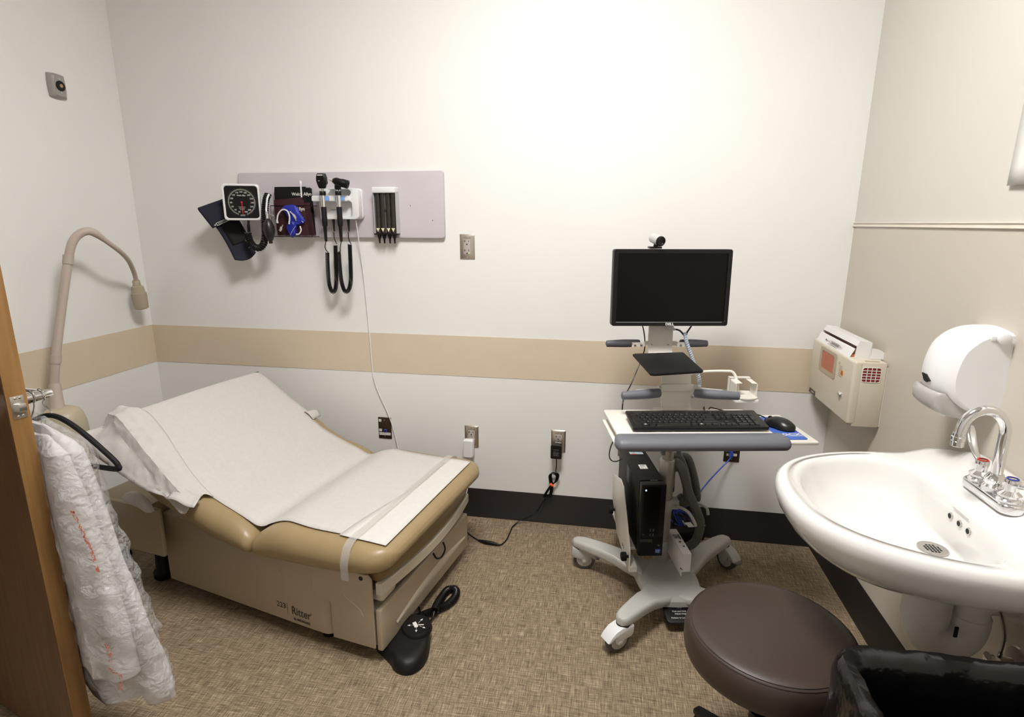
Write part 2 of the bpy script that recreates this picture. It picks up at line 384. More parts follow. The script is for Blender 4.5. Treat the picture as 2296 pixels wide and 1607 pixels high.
# ------------------------------------------------------------------ coats, hangers and the plastic bag on the door lever
NK = V((.948, -1.42, 1.0))
def hanger(name, label, neck, m, wire, hw, drop, dirv, hookc, r, hook_r):
    t = thing(name, label, 'clothes hanger', tuple(neck))
    d = V(dirv).normalized()
    L = [neck + d * x + V((0, 0, z)) for x, z in ((.0, 0), (hw * .25, -drop * .1), (hw * .55, -drop * .38), (hw * .83, -drop * .72), (hw - .012, -drop + .016), (hw, -drop + .002), (hw - .010, -drop - .010), (.06, -drop - .010), (-.06, -drop - .010), (-hw + .01, -drop - .010), (-hw, -drop + .002), (-hw + .012, -drop + .016), (-hw * .83, -drop * .72), (-hw * .55, -drop * .38), (-hw * .25, -drop * .1))]
    obj('frame', MB().tube(spl(L, 6, True), r, 8, closed=True), m, t)
    c = hookc; n = V((DD.x, DD.y, 0))
    pts = [neck, neck + V((0, 0, .012)), c + n * -.004 + V((0, 0, -hook_r * 1.6))]
    for a in range(-70, 200, 22):
        pts.append(c + n * (-hook_r * math.cos(math.radians(a))) + V((0, 0, hook_r * math.sin(math.radians(a)))))
    obj('hook', MB().tube(spl(pts, 4), .0016, 6), wire, t)
    return t
HX = DM @ V((.07, .0445 + .038, 1.03)); HX2 = DM @ V((.07, .0445 + .060, 1.03))
hanger('clothes_hanger', 'slim black velvet hanger sticking out beyond the door edge', V((.952, -1.408, .975)), M_blackm, M_chrome, 0.198, .118, (.995, -.10, 0), HX2, .0068, .0165)
hanger('clothes_hanger', 'wire hanger inside the white coats, its hook showing on the door lever', V((.918, -1.440, .950)), M_satin, M_satin, .10, .05, (.99, -.14, 0), HX, .002, .0172)

def wobble(p, amp, sc, seed=0.0):
    q = V((p[0] * sc + seed, p[1] * sc - seed, p[2] * sc)); n = noise.noise_vector(q)
    return V((p[0] + n.x * amp, p[1] + n.y * amp, p[2] + n.z * amp * .5))
def sm0(x):
    x = max(0, min(1, x)); return x * x * (3 - 2 * x)
def garment(levels, amp, sc, seed, n=40, folds=5, fold=.006):
    """levels: (z, x_left, x_right, y_centre, half thickness)"""
    rings = []
    K = 9; lv = []
    for a, b in zip(levels, levels[1:]):
        for k in range(K): lv.append(tuple(a[i] + (b[i] - a[i]) * k / K for i in range(5)))
    lv.append(levels[-1])
    z0 = levels[0][0]; z1 = levels[-1][0]
    for (z, xl, xr, yc, th) in lv:
        g = min(1.0, max(0.0, (z0 - z) / (z0 - z1))); ring = []
        for i in range(n):
            a = 2 * PI * i / n; ca = math.cos(a); sa = math.sin(a)
            x = (xl + xr) / 2 + (xr - xl) / 2 * math.copysign(abs(ca) ** .8, ca)
            y = yc - (.10 if x > .95 else .35) * (x - .95) + th * (.40 + .60 * sm0((x - .96) / .1)) * math.copysign(abs(sa) ** .8, sa) + fold * g * sm0((x - .95) / .05) * math.sin(folds * 2 * PI * (x - xl) / .4 + seed) 
            zz = z
            ring.append(tuple(wobble((x, y, zz), amp * (.3 + g) * (.25 + .75 * sm0((x - .93) / .06)), sc, seed)))
        rings.append(ring)
    return rings
M_coatlev = [(.962, .88, .965, -1.440, .012), (.945, .84, 1.005, -1.440, .022), (.925, .80, 1.040, -1.437, .028), (.900, .77, 1.066, -1.434, .034), (.86, .76, 1.079, -1.434, .036), (.80, .75, 1.090, -1.43, .037), (.67, .75, 1.109, -1.426, .036), (.555, .74, 1.129, -1.424, .036), (.42, .73, 1.172, -1.420, .037), (.28, .73, 1.200, -1.418, .036), (.19, .73, 1.219, -1.415, .034), (.125, .73, 1.214, -1.414, .032)]
g = MB().loft(garment(M_coatlev, .010, 7, 2.0), cap=(True, False))
for v in g.bm.verts:   # uneven hem: lower on the door side, a notch in the middle
    if v.co.z < .22:
        k = (.22 - v.co.z) / .095; v.co.z += k * (.04 * max(0, (v.co.x - .93) / .28) - .05 * max(0, 1 - abs(v.co.x - .97) / .1) + .035 * math.exp(-((v.co.x - 1.12) / .016) ** 2))
coat = thing('lab_coat', 'long white lab coat hanging in clear plastic on the door lever, hem nearest the floor', 'coat', (.98, -1.42, .08))
obj('coat_body', g, M_cloth, coat, solid=.002)
g = MB().loft(garment([(.940, .90, .985, -1.452, .020), (.900, .88, 1.050, -1.455, .034), (.8, .88, 1.078, -1.458, .042), (.67, .88, 1.096, -1.456, .042), (.555, .88, 1.113, -1.456, .042), (.42, .88, 1.140, -1.455, .043), (.31, .88, 1.150, -1.455, .043), (.262, .88, 1.150, -1.455, .043)], .006, 8, 5.0), cap=(True, False))
coat2 = thing('lab_coat', 'shorter white jacket in front of the long coat inside the plastic bag', 'coat', (.97, -1.45, .26))
obj('coat_body', g, M_cloth, coat2, solid=.002)
film = garment([(.988, .86, .972, -1.444, .026), (.955, .80, 1.030, -1.444, .042), (.91, .77, 1.086, -1.446, .078), (.86, .76, 1.098, -1.446, .076), (.79, .75, 1.108, -1.446, .078), (.66, .75, 1.136, -1.444, .078), (.58, .75, 1.162, -1.442, .078), (.47, .74, 1.184, -1.440, .078), (.33, .74, 1.212, -1.438, .076), (.21, .74, 1.230, -1.434, .070)], .016, 26, 8.0, n=120, folds=4, fold=.004)
gb = thing('garment_bag', 'clear plastic dry cleaning bag over the white coats at the door', 'garment bag', (.98, -1.43, .2))
obj('film', MB().loft(film, cap=(False, False)), M_film, gb)
# the faint printed warning running down the film
random.seed(3)
for pts in ([(1.0920,-1.4980,0.7720), (1.1040,-1.4980,0.7380), (1.1150,-1.4980,0.7020), (1.1260,-1.4980,0.6650), (1.1340,-1.4980,0.6090)], [(1.1200,-1.5000,0.3950), (1.1250,-1.5000,0.3610), (1.1210,-1.5000,0.3120), (1.1460,-1.5000,0.3020), (1.1370,-1.5000,0.2570)]):
    pr = MB()
    for c in spl(pts, 13):
        for k in (-1, 0, 1):
            if random.random() < .5:
                x = c.x + k * .0040; w_ = .0016; h_ = random.choice((.0008, .0013, .002)); y_ = c.y - .022
                pr.box(x - w_, x + w_, y_, y_ + .0004, c.z - h_, c.z + h_)
    obj('print', pr, M_bag_print, gb)

# ------------------------------------------------------------------ gooseneck exam lamp behind the table
lamp = thing('exam_lamp', 'taupe gooseneck exam lamp arching along the left wall behind the table', 'lamp', (.17, -.70, 0))
bx = V((.155, -.70, 0))
sb = MB(T(*bx)); sb.loft([[(x * k, y * k, z) for x, y in rrect(-.085, .085, -.075, .075, .07, 6)] for z, k in ((.34, 1.02), (.60, .98), (.66, .93), (.695, .82), (.712, .66), (.72, .42))])
obj('housing', sb, M_lampb, lamp)
obj('stem', MB(T(*bx)).tube([(0, 0, .07), (0, 0, .35)], .022, 16), M_lampb, lamp)
for k in range(5):
    a = 72 * k + 20; mb = MB(T(*bx) @ R(a, 'Z'))
    mb.tube([(.015, 0, .085), (.08, 0, .075), (.145, 0, .06)], [.02, .017, .012], 10)
    lg = obj('leg', mb, M_lampb, lamp)
    obj('caster', MB(T(*bx) @ R(a, 'Z')).lathe([(.022, -.01), (.025, -.006), (.025, .006), (.022, .01)], 18, T(.145, 0, .0255) @ R(90, 'X'))  .box(.137, .153, -.008, .008, .03, .062), M_rubber, lg)
pole = [(0.1330,-0.7000,0.7150), (0.1190,-0.6800,0.8140), (0.1250,-0.6600,0.9150), (0.1320,-0.6000,1.1200), (0.1510,-0.5500,1.3160)]
pp = [V(p) for p in pole]
obj('collar', MB().tube([pp[0] + V((0, 0, -.035)), pp[0] + V((0, 0, .0)), pp[1]], [.036, .027, .021], 16), M_lamp, lamp)
obj('lower_pole', MB().tube(spl(pp[1:], 6), .0165, 14), M_lamp, lamp)
for c in (pp[2], pp[4]):
    d = V((.02, .06, .3)).normalized(); obj('ring', MB().tube([c - d * .018, c + d * .018], .0195, 16), M_lamp, lamp)
neck = spl([pp[4], (0.1620,-0.5350,1.3740), (0.1740,-0.5150,1.4100), (0.1910,-0.4900,1.4290), (0.2030,-0.4600,1.4250), (0.2120,-0.4100,1.3850), (0.1980,-0.3300,1.3350), (0.1470,-0.2400,1.2870), (0.1000,-0.1700,1.2220), (0.0840,-0.1500,1.1740)], 7)
n_ = len(neck); obj('gooseneck', MB().tube(neck, [.0165 if i < n_ * .45 else .0165 - .006 * min(1, (i - n_ * .45) / (n_ * .08)) for i in range(n_)], 14), M_lamp, lamp)
h0 = V((0.0840,-0.1500,1.1780)); h1 = V((0.0840,-0.1400,1.0530)); dz = (h0 - h1).normalized(); xx = dz.orthogonal().normalized(); yy = dz.cross(xx)
HMx = Matrix(((xx.x, yy.x, dz.x, h1.x), (xx.y, yy.y, dz.y, h1.y), (xx.z, yy.z, dz.z, h1.z), (0, 0, 0, 1))); Lh = (h0 - h1).length
obj('lamp_head', MB(HMx).lathe([(.024, -.004), (.031, 0), (.0345, Lh * .5), (.034, Lh * .6), (.030, Lh * .62), (.027, Lh * .85), (.018, Lh * .9), (.0165, Lh * 1.08), (.013, Lh * 1.12)], 28), mat('lamp_head_taupe', S(168, 156, 132), .42, var=.02), lamp)
vd = (V((2.38, -2.6, 1.47)) - h0).normalized()
c_ = h1.lerp(h0, .74) + vd * .026 + V((-.012, 0, 0)); 
obj('switch', MB().tube([c_ - vd * .004, c_ + vd * .004], .0055, 12), M_red, lamp, label='red switch dot on the lamp head')

# ------------------------------------------------------------------ exam table
FTM = T(1.014, -.571, 0) @ R(-10, 'Z')
tab = thing('exam_table', 'tan vinyl exam table with a raised back and beige metal base', 'exam table', (1.014, -.571, 0), -10)
A = lambda: MB(FTM)
b_ = A(); b_.prism([(-.30, -.302), (.44, -.352)] + [(.495 + .035 * math.cos(math.radians(a)), -.319 + .035 * math.sin(math.radians(a))) for a in range(-90, 1, 15)] + [(.53, .35), (-.30, .302)], .055, .352, bev=.006)
base = obj('base_cover', b_, M_beige, tab)
# drawer housing, two side plates, tray
obj('drawer_housing', A().box(.50, .700, -.343, .343, .058, .188, bev=.004), M_beige, tab)
for sg in (-1, 1):
    q = [(.462, .208), (.535, .208), (.535, .060), (.7035, .060), (.7035, .322), (.690, .338), (.462, .338)]
    sp = MB(FTM @ Matrix(((1, 0, 0, 0), (0, 0, -1, 0), (0, 1, 0, 0), (0, 0, 0, 1))))
    z0, z1 = ((.352, .360) if sg < 0 else (-.360, -.352)); sp.prism(q, min(z0, z1), max(z0, z1), bev=.0015)
    pl = obj('side_plate', sp, M_beige, tab)
    if sg < 0:
        obj('latch_lip', A().tube([(.592, -.3605, .243), (.655, -.3605, .2), (.665, -.3605, .178)], .0016, 5), M_beige2, pl)
        obj('plate_hole', A().lathe([(.008, 0), (.008, .0012)], 18, T(.664, -.360, .322) @ R(90, 'X')), M_dark, pl)
obj('panel_button', A().lathe([(.024, 0), (.024, .002), (.022, .0032)], 26, T(.333, -.3435, .262) @ R(90, 'X') @ R(0, 'Z')), M_beige, tab)
obj('tray', A().box(.47, .703, -.349, .349, .19, .199, bev=.002), mat('tray_metal', (.5, .47, .40), .3, metal=.4, var=.03), tab)
dr = A(); dr.box(.706, .728, -.352, .352, .048, .208, bev=.006, seg=3); drawer = obj('drawer', dr, M_beige, tab)
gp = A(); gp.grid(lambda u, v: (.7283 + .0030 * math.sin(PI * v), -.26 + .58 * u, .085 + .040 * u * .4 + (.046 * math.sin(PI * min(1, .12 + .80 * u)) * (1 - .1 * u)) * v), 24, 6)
obj('drawer_highlight', gp, M_beige2, drawer)  # curved reflection on the drawer front, modelled as a paler raised strip
obj('loop_handle', A().tube(spl([(.731, .02, .205), (.742, .025, .182), (.746, .06, .168), (.742, .10, .178), (.731, .105, .205)], 5), .0035, 8), M_black, drawer)
# footrest: bowed bar, brackets, cushion
def bow(t, b=.034): return b * (1 - (t / .35) ** 2)
obj('footrest_bar', A().loft([[(.712 + bow(t) + x, t, z) for x, z in ((0, .266), (.020, .266), (.024, .270), (.024, .303), (.020, .307), (0, .307))] for t in [-.348 + .696 * i / 24 for i in range(25)]]), M_beige2, tab)
for t in (-.285, .27):
    obj('footrest_bracket', A().box(.665, .725, t - .045, t + .045, .222, .266, bev=.012), M_beige2, tab)
obj('footrest_cushion', A().loft([[(.735 + bow(t) * .9 - .008 * (abs(t) > .33) + x, t, z) for x, z in ((-.34, .309), (-.012, .309), (0, .318), (.0, .345), (-.012, .362), (-.34, .375))] for t in [-.338 + .676 * i / 24 for i in range(25)]]), M_tan2, tab)
# head end support
obj('head_support', A().box(-.60, -.31, -.345, .345, .19, .40, bev=.012), M_beige, tab)
for sg in (-1, 1):
    y = sorted((sg * .346, sg * .366)); obj('support_side', A().box(-.60, -.232, y[0], y[1], .205, .405, bev=.006), M_beige, tab)
    cres = [(-.325 + .085 * math.cos(math.radians(a)), .385 + .085 * math.sin(math.radians(a))) for a in range(12, 150, 12)] + [(-.36, .420), (-.31, .413), (-.27, .398)]
    cp = MB(FTM @ Matrix(((1, 0, 0, 0), (0, 0, -1, 0), (0, 1, 0, 0), (0, 0, 0, 1)))); z = (.367, .385) if sg < 0 else (-.385, -.367)
    cp.prism(cres, z[0], z[1], bev=.003); obj('pivot_cover', cp, M_white, tab, label='white pivot cover')
    obj('foot', A().lathe([(.036, 0), (.04, .008), (.04, .03), (.028, .045), (.02, .195)], 20, T(-.42, sg * .24, 0)), M_rubber, tab)
    obj('foot', A().lathe([(.03, 0), (.03, .06)], 16, T(.46, sg * .28, 0)), M_rubber, tab)
obj('hinge_frame', A().box(-.16, .74, -.30, .30, .333, .352, bev=.003), M_black, tab)

TOP = [(-.372, .770), (-.335, .750), (-.234, .668), (-.15, .606), (-.08, .560), (0, .505), (.08, .470), (.15, .452), (.19, .437), (.225, .412), (.245, .400), (.265, .418), (.30, .442), (.36, .462), (.45, .459), (.60, .455), (.70, .456), (.79, .452)]
BOT = [(-.372, .50), (-.2, .432), (-.08, .408), (.08, .350), (.2, .334), (.32, .326), (.5, .330), (.62, .342), (.79, .378)]
def interp(tab_, s):
    if s <= tab_[0][0]: return tab_[0][1] + (tab_[1][1] - tab_[0][1]) / (tab_[1][0] - tab_[0][0]) * (s - tab_[0][0])
    for a, b in zip(tab_, tab_[1:]):
        if s <= b[0]: return a[1] + (b[1] - a[1]) * (s - a[0]) / (b[0] - a[0])
    return tab_[-1][1]
def ztop(s):
    return sum(interp(TOP, s + d) for d in (-.024, -.012, 0, .012, .024)) / 5
def cushion(s0, s1, R0, R1, C0, C1, W=.41, taper=0, rr=.062, n=7, tilt=0.0):
    st = sorted(set([s0 + (s1 - s0) * i / 36 for i in range(37)] + [s0 + R0 * (1 - math.cos(math.radians(a))) for a in range(0, 91, 15)] + [s1 - R1 * (1 - math.cos(math.radians(a))) for a in range(0, 91, 15)] + [s0 + C0 * (1 - math.cos(math.radians(a))) for a in range(8, 91, 12)] + [s1 - C1 * (1 - math.cos(math.radians(a))) for a in range(8, 91, 12)]))
    rings = []
    for s in st:
        a0 = max(0.0, 1 - (s - s0) / R0); a1 = max(0.0, 1 - (s1 - s) / R1); k = math.sqrt(max(.02, 1 - max(a0, a1) ** 2))
        c0 = max(0.0, 1 - (s - s0) / C0); c1 = max(0.0, 1 - (s1 - s) / C1); w = W - taper * max(0, (-.05 - s) / .322) - C0 * (1 - math.sqrt(max(0, 1 - c0 * c0))) - C1 * (1 - math.sqrt(max(0, 1 - c1 * c1)))
        zt, zb = ztop(s), interp(BOT, s); zm = (zt * .5 + zb * .5); zt, zb = zm + (zt - zm) * k, zm + (zb - zm) * k
        r = min(rr, (zt - zb) * .48); ring = []
        for cx, cz, q0 in ((w - r, zt - r, 0), (-w + r, zt - r, 90), (-w + r, zb + r, 180), (w - r, zb + r, 270)):
            for i in range(n + 1):
                a = math.radians(q0 + 90 * i / n); ring.append((s, cx + r * math.cos(a), cz + r * math.sin(a)))
            if q0 == 0:
                for i in range(1, 8):
                    ring.append((s, (w - r) - 2 * (w - r) * i / 8, zt))
        rings.append(ring)
    return A().loft(rings)
back = obj('backrest_cushion', cushion(-.372, .246, .05, .034, .07, .035, taper=.042), M_tan, tab, sharp=60)
seat = obj('seat_cushion', cushion(.238, .795, .034, .05, .035, .095), M_tan, tab, sharp=60)
# clear strap round the foot end
st = []
for t in [-.4175 + .835 * i / 40 for i in range(41)]:
    e = max(0, abs(t) - .35) / .0675; z = ztop(.645) + .0125 - .062 * (1 - math.sqrt(max(0, 1 - min(1, e) ** 2))); st.append((t, z))
st = [(-.4165, .345)] + [(-.4175, .38)] + st + [(.4175, .38), (.4165, .345)]
obj('paper_strap', A().loft([[(.645 - .015 + .03 * k, t, z) for t, z in st] for k in (0, .5, 1)], closed=False, cap=(False, False)), M_strap, tab, label='clear plastic paper strap')
# lettering on the side panel
SDM = FTM @ frame((.372, -.3485, .105), (1, -.0675, 0), (0, 0, 1))
tx = MB(SDM); tx.text('223', .030, T(-.072, .012, .0005), .0003); tx.text('Ritter', .046, T(.020, .004, .0005), .0003, sx=.82); tx.text('by MIDMARK', .0135, T(.022, -.028, .0005), .0003, bold=.0002)
tx.text('®', .009, T(.067, .014, .0005)); tx.box(-.043, -.0422, -.018, .028, .0002, .0008)
obj('lettering', tx, M_print, tab)

# ------------------------------------------------------------------ exam paper
pap = thing('exam_table_paper', 'white paper sheet covering the middle of the tan exam table', 'table paper', (1.0, -.57, .45))
def pz(s, t): 
    wv = .0022 * math.sin(9 * t + 5 * s) * math.sin(7 * s + 1); return ztop(s) + .0045 + wv + (.014 * math.exp(-((s - .235) / .05) ** 2)) * (1 - .3 * abs(t) / .34)
def sm3(x):
    x = max(0, min(1, x)); return x * x * (3 - 2 * x)
def psheet(u, v):
    s = -.392 + (.748 + .392) * v; t = -.345 + .69 * u
    edge = .004 * math.sin(23 * s) * (abs(2 * u - 1) ** 6)
    if s < -.366:
        k = (-.366 - s) / .026; return (-.366 - .014 * math.sin(k * PI / 2), t + edge, pz(-.366, t) - .10 * k * k - .004 * k)
    far = .075 * sm3((-.06 - s) / .06) * max(0, u - .5) * 2; tt = t + edge + far; wl = .41 - .042 * max(0, (-.05 - s) / .322)
    return (s, min(tt, wl + .004), pz(s, t) - .062 * (1 - math.sqrt(max(0, 1 - min(1, max(0, tt - wl + .062) / .066) ** 2))))
obj('sheet', A().grid(psheet, 30, 110), M_paper, pap, sharp=180, solid=.0012)
def crump(a, b, k, seed):
    a = V(a); b = V(b); p = a.lerp(b, k); 
    return p
UP = spl([(-.385, -.30, .776), (-.335, -.27, .762), (-.25, -.275, .692), (-.16, -.30, .626), (-.07, -.325, .566), (.035, -.340, .502)], 8)
LO = spl([(-.455, -.43, .735), (-.42, -.445, .665), (-.30, -.445, .592), (-.205, -.440, .545), (-.125, -.428, .520), (-.02, -.40, .505)], 8)
def cr_(u, v):
    i = u * (len(UP) - 1); k = int(min(i, len(UP) - 2)); f = i - k
    a = UP[k].lerp(UP[k + 1], f); b = LO[k].lerp(LO[k + 1], f)
    s = a.x + (b.x - a.x) * v; wl = .41 - .042 * max(0, (-.05 - s) / .322); zt = ztop(max(s, -.366)) + .013
    c1 = V((s, -(wl - .05), zt)); c2 = V((s, -(wl - .006), zt - .018)); c3 = V((s, -(wl + .014), zt - .062)); a = V((a.x, a.y, ztop(max(a.x, -.366)) + .009)); b = V((b.x, min(b.y, -(wl + .016)), min(b.z, zt - .07)))
    P5 = [a, c1, c2, c3, b]; j = min(3, int(v * 4)); g = v * 4 - j
    p = P5[j].lerp(P5[j + 1], g)
    n = noise.noise_vector(V((p.x * 19, p.y * 19, p.z * 19 + 3))); n2 = noise.noise_vector(V((p.x * 46, p.y * 46, p.z * 46 + 9)))
    amp = min(1, v * 4); o = (.5 + .5 * n.x) * .013 + abs(n2.y) * .010
    p += V((0, -.75 * o * min(1, v * 1.6), .8 * o * (1 - .5 * v))) * amp + V((n2.x * .006, 0, n.z * .006 * (v > .6))) * amp
    return tuple(p)
obj('crumpled_edge', A().grid(cr_, 60, 22), M_paper, pap, sharp=28, solid=.001, label='crumpled paper edge hanging over the side')
def fold2(u, v):
    p = V((-.07 + .115 * u - .01 * v, -.426 - .018 * (1 - v) * (1 - u * .6) + .035 * v, .520 - .016 * u + .022 * v + .006 * math.sin(6 * u))); return tuple(p)
obj('crumpled_edge', A().grid(fold2, 10, 4), M_paper, pap, sharp=30, solid=.0012)
obj('paper_tip', A().grid(lambda u, v: (-.11 + .05 * v * (1 - u * .5), .335 + .085 * u, ztop(-.11 + .05 * v) + .012 - .014 * u + .008 * math.sin(PI * v)), 6, 4), M_paper, pap, solid=.001)
def second(u, v):
    t = -.352 + .70 * u; s0 = .60 + .02 * math.sin(7 * t) + .05 * math.sin(3 * t + 1) - .06 * max(0, t); s = s0 + (.762 - s0) * v - .012 * u
    return (s, t, pz(s, t) + .0016)
obj('second_layer', A().grid(second, 40, 6), M_paper2, pap, solid=.0005)

# ------------------------------------------------------------------ foot control with coiled cord
ped = thing('foot_control', 'black foot pedal control on the floor at the table corner', 'foot control', (1.735, -.965, 0))
c0 = V((1.728, -.962, 0)); ang = math.degrees(math.atan2(.22, -.04))   # long axis
PM = T(*c0) @ R(-99.5, 'Z')
outl = []
ctrl = [(1.609, -.925), (1.66, -.855), (1.715, -.832), (1.765, -.862), (1.797, -.92), (1.812, -1.0), (1.800, -1.055), (1.765, -1.082), (1.722, -1.072), (1.695, -1.045), (1.655, -1.015), (1.618, -.985)]
ctrl = [V((x, y, 0)) for x, y in ctrl]; oc = spl(ctrl, 6, True); cen = V((1.715, -.955, 0))
rings = []
for k, z in ((.97, 0), (1.0, .006), (.985, .018), (.93, .034), (.84, .043), (.66, .047), (.3, .049)):
    rings.append([tuple(cen + (p - cen) * k + V((0, 0, z + (.012 if z > .03 else 0) * max(0, (p.y + .98) / .13) * (1 if z > .03 else 0)))) for p in oc])
obj('body', MB().loft(rings), M_rubber, ped)
dc = V((1.745, -.915, .058)); dM = T(*dc) @ R(3, 'X') @ R(-2, 'Y')
obj('rocker_disc', MB(dM).lathe([(.056, -.012), (.054, .002), (.049, .0075), (.038, .0065), (.02, .0055), (.002, .005)], 36), M_rubber, ped)
sy = MB(dM @ T(.0, .0, .0072) @ R(-52, 'Z') @ Matrix.Scale(.95, 4))
sy.prism([(-.018, -.010), (.010, -.010), (.014, -.002), (.010, .004), (-.018, .004)], 0, .0006)
sy.prism([(.000, .006), (.005, .006), (.016, .024), (.012, .026)], 0, .0006)
for a, r_ in ((120, .030), (35, .034), (-20, .03), (-115, .026)):
    m_ = R(a, 'Z') @ T(r_, 0, 0); sy.prism([(.008, 0), (-.003, .0042), (-.003, -.0042)], 0, .0006, M=m_)
    for q in range(3): sy.box(r_ - .009 - q * .005, r_ - .0065 - q * .005, -.001, .001, 0, .0006, M=R(a, 'Z'))
obj('direction_symbol', sy, M_wprint, ped)
obj('lettering', MB(frame((1.677, -1.003, .0445), (.97, -.2, -.1), (.2, .97, .2))).text('Ritter', .011, Matrix()).text('by MIDMARK', .0035, T(0, -.008, 0)), M_wprint, ped)
cd = [(1.6610,-0.8490,0.0180), (1.6830,-0.8350,0.0180), (1.7120,-0.8200,0.0180), (1.7520,-0.7800,0.0170), (1.8000,-0.7320,0.0170), (1.8210,-0.6770,0.0180), (1.8120,-0.6320,0.0180), (1.7810,-0.6340,0.0170), (1.7680,-0.6850,0.0170), (1.7690,-0.7580,0.0300), (1.7730,-0.7940,0.0340)]
obj('coiled_cord', MB().tube(coil(spl(cd, 10), .0125, .0066, 13), .0030, 6), M_black, ped)
obj('cord', MB().tube(spl([(1.7730,-0.7940,0.0340), (1.7710,-0.8120,0.0200), (1.7610,-0.8260,0.0060), (1.7560,-0.8560,0.0140), (1.7560,-0.8810,0.0200)], 6), .0032, 6), M_black, ped)
obj('cord', MB().tube(spl([(1.6820,-0.7300,0.0040), (1.7060,-0.7660,0.0040), (1.7090,-0.8070,0.0060), (1.6780,-0.8380,0.0040), (1.6500,-0.8670,0.0060)], 6), .0028, 6), M_black, ped)

# ------------------------------------------------------------------ wall board
WF = lambda x, z, y=0.0: frame((x, y, z), (1, 0, 0), (0, 0, 1))      # local z -> out of the back wall (-y)
bd = thing('equipment_board', 'long lilac grey mounting board on the back wall', 'wall board', (1.112, 0, 1.4))
obj('panel', MB(WF(0, 0)).prism(rrect(.603, 1.620, 1.399, 1.698, .012, 5), 0, .021, bev=.004, seg=3), M_board, bd)
for q in ((1.4610,-0.0210,1.5450), (1.5650,-0.0210,1.4800)): obj('screw_hole', MB(WF(q[0], q[2], -.021)).lathe([(.0022, -.001), (.0022, .0004)], 10), M_dark, bd)

# ------------------------------------------------------------------ wall blood pressure gauge with coiled tube, bulb and wire basket
gz = thing('blood_pressure_gauge', 'square white blood pressure gauge with a black dial, left end of the grey board', 'blood pressure gauge', (.69, 0, 1.47))
GM = T(.690, -.135, 1.559) @ R(21, 'Z') @ frame((0, 0, 0), (1, 0, 0), (0, 0, 1))
hw = .0815
gb_ = MB(GM); gb_.loft([[(x * k, y * k, z) for x, y in rrect(-hw, hw, -hw, hw, .016, 6)] for z, k in ((-.058, .86), (-.05, .92), (-.012, .98), (-.002, 1.0), (.003, .99), (.005, .965), (.005, .90), (.001, .875))], cap=(True, False))
obj('housing', gb_, M_white, gz)
obj('dial_face', MB(GM).prism(rrect(-.0715, .0715, -.0715, .0715, .010, 5), -.004, .0015), M_blackm, gz)
rg = MB(GM)
a0, a1 = -162, 162
def pol(r, deg): return (r * math.sin(math.radians(deg)), r * math.cos(math.radians(deg)))
N_ = 60; rg.loft([[(*pol(r, a0 + (a1 - a0) * i / N_), .0019) for i in range(N_ + 1)] for r in (.0535, .059)], closed=False, cap=(False, False))
for i in range(57):
    a = a0 + (a1 - a0) * i / 56; big = i % 4 == 0; x0, y0 = pol(.059, a); x1, y1 = pol(.0655 if big else .0625, a); px_, py_ = pol(.0003, a + 90)
    rg.add([(x0 - px_, y0 - py_, .0019), (x0 + px_, y0 + py_, .0019), (x1 + px_, y1 + py_, .0019), (x1 - px_, y1 - py_, .0019)], [(0, 1, 2, 3)])
obj('scale_ring', rg, mat('dial_grey', S(120, 116, 108), .6, var=0), gz)
nm = MB(GM)
for v_ in range(20, 301, 20):
    x, y = pol(.0455, (v_ - 160) / 20 * 23.1); nm.text(str(v_), .0098, T(x, y, .0018), .0001)
nm.text('Welch Allyn', .0088, T(0, .030, .0018), .0001, bold=.0001, sx=.85)
for k, (wd, yy) in enumerate(((.03, -.021), (.027, -.027), (.02, -.033), (.022, -.0565), (.022, -.0605))): 
    for j in range(5): nm.box(-wd / 2 + wd * j / 5, -wd / 2 + wd * (j + .75) / 5, yy - .0007, yy + .0007, .0016, .0019)
obj('dial_numbers', nm, M_wprint, gz)
nd = MB(GM); nd.prism([(-.0016, .004), (.0016, .004), (.0032, -.050), (.0006, -.0535), (-.0002, -.05)], .003, .004); nd.lathe([(.004, .0018), (.004, .0045), (.002, .005)], 16)
obj('needle', nd, M_red, gz)
obj('wall_bracket', MB().box(.655, .705, -.095, -.021, 1.535, 1.585, bev=.004).box(.64, .72, -.027, -.021, 1.515, 1.60, bev=.003), M_white, gz)
tubep = spl([(0.7080,-0.1250,1.4820), (0.7050,-0.1250,1.4560), (0.7020,-0.1220,1.4250)], 5)
obj('tube_connector', MB().tube(tubep, [.005] * 5 + [.0068] * 6, 10), M_rubber, gz)
cp = spl([(0.6950,-0.1200,1.4230), (0.7020,-0.1250,1.3920), (0.7190,-0.1280,1.3640), (0.7460,-0.1280,1.3520), (0.7720,-0.1280,1.3670), (0.7840,-0.1260,1.4010), (0.7880,-0.1240,1.4560), (0.7920,-0.1200,1.5160), (0.7970,-0.1120,1.5660), (0.8040,-0.1000,1.5960)], 10)
obj('coiled_tube', MB().tube(coil(cp, .0128, .0092, 10), .0040, 6), M_rubber, gz)
# wire basket holding the spare cuffs
bk = MB()
wire = .0016
for z in (1.545, 1.405): bk.tube([(.800, -.021, z), (.800, -.0835, z), (1.000, -.0835, z), (1.000, -.021, z)], wire, 6)
for x in (.800, .868, .934, 1.0): bk.tube([(x, -.0835, 1.545), (x, -.0835, 1.405), (x, -.021, 1.405)], wire * .8, 6)
obj('wire_basket', bk, M_black, gz)

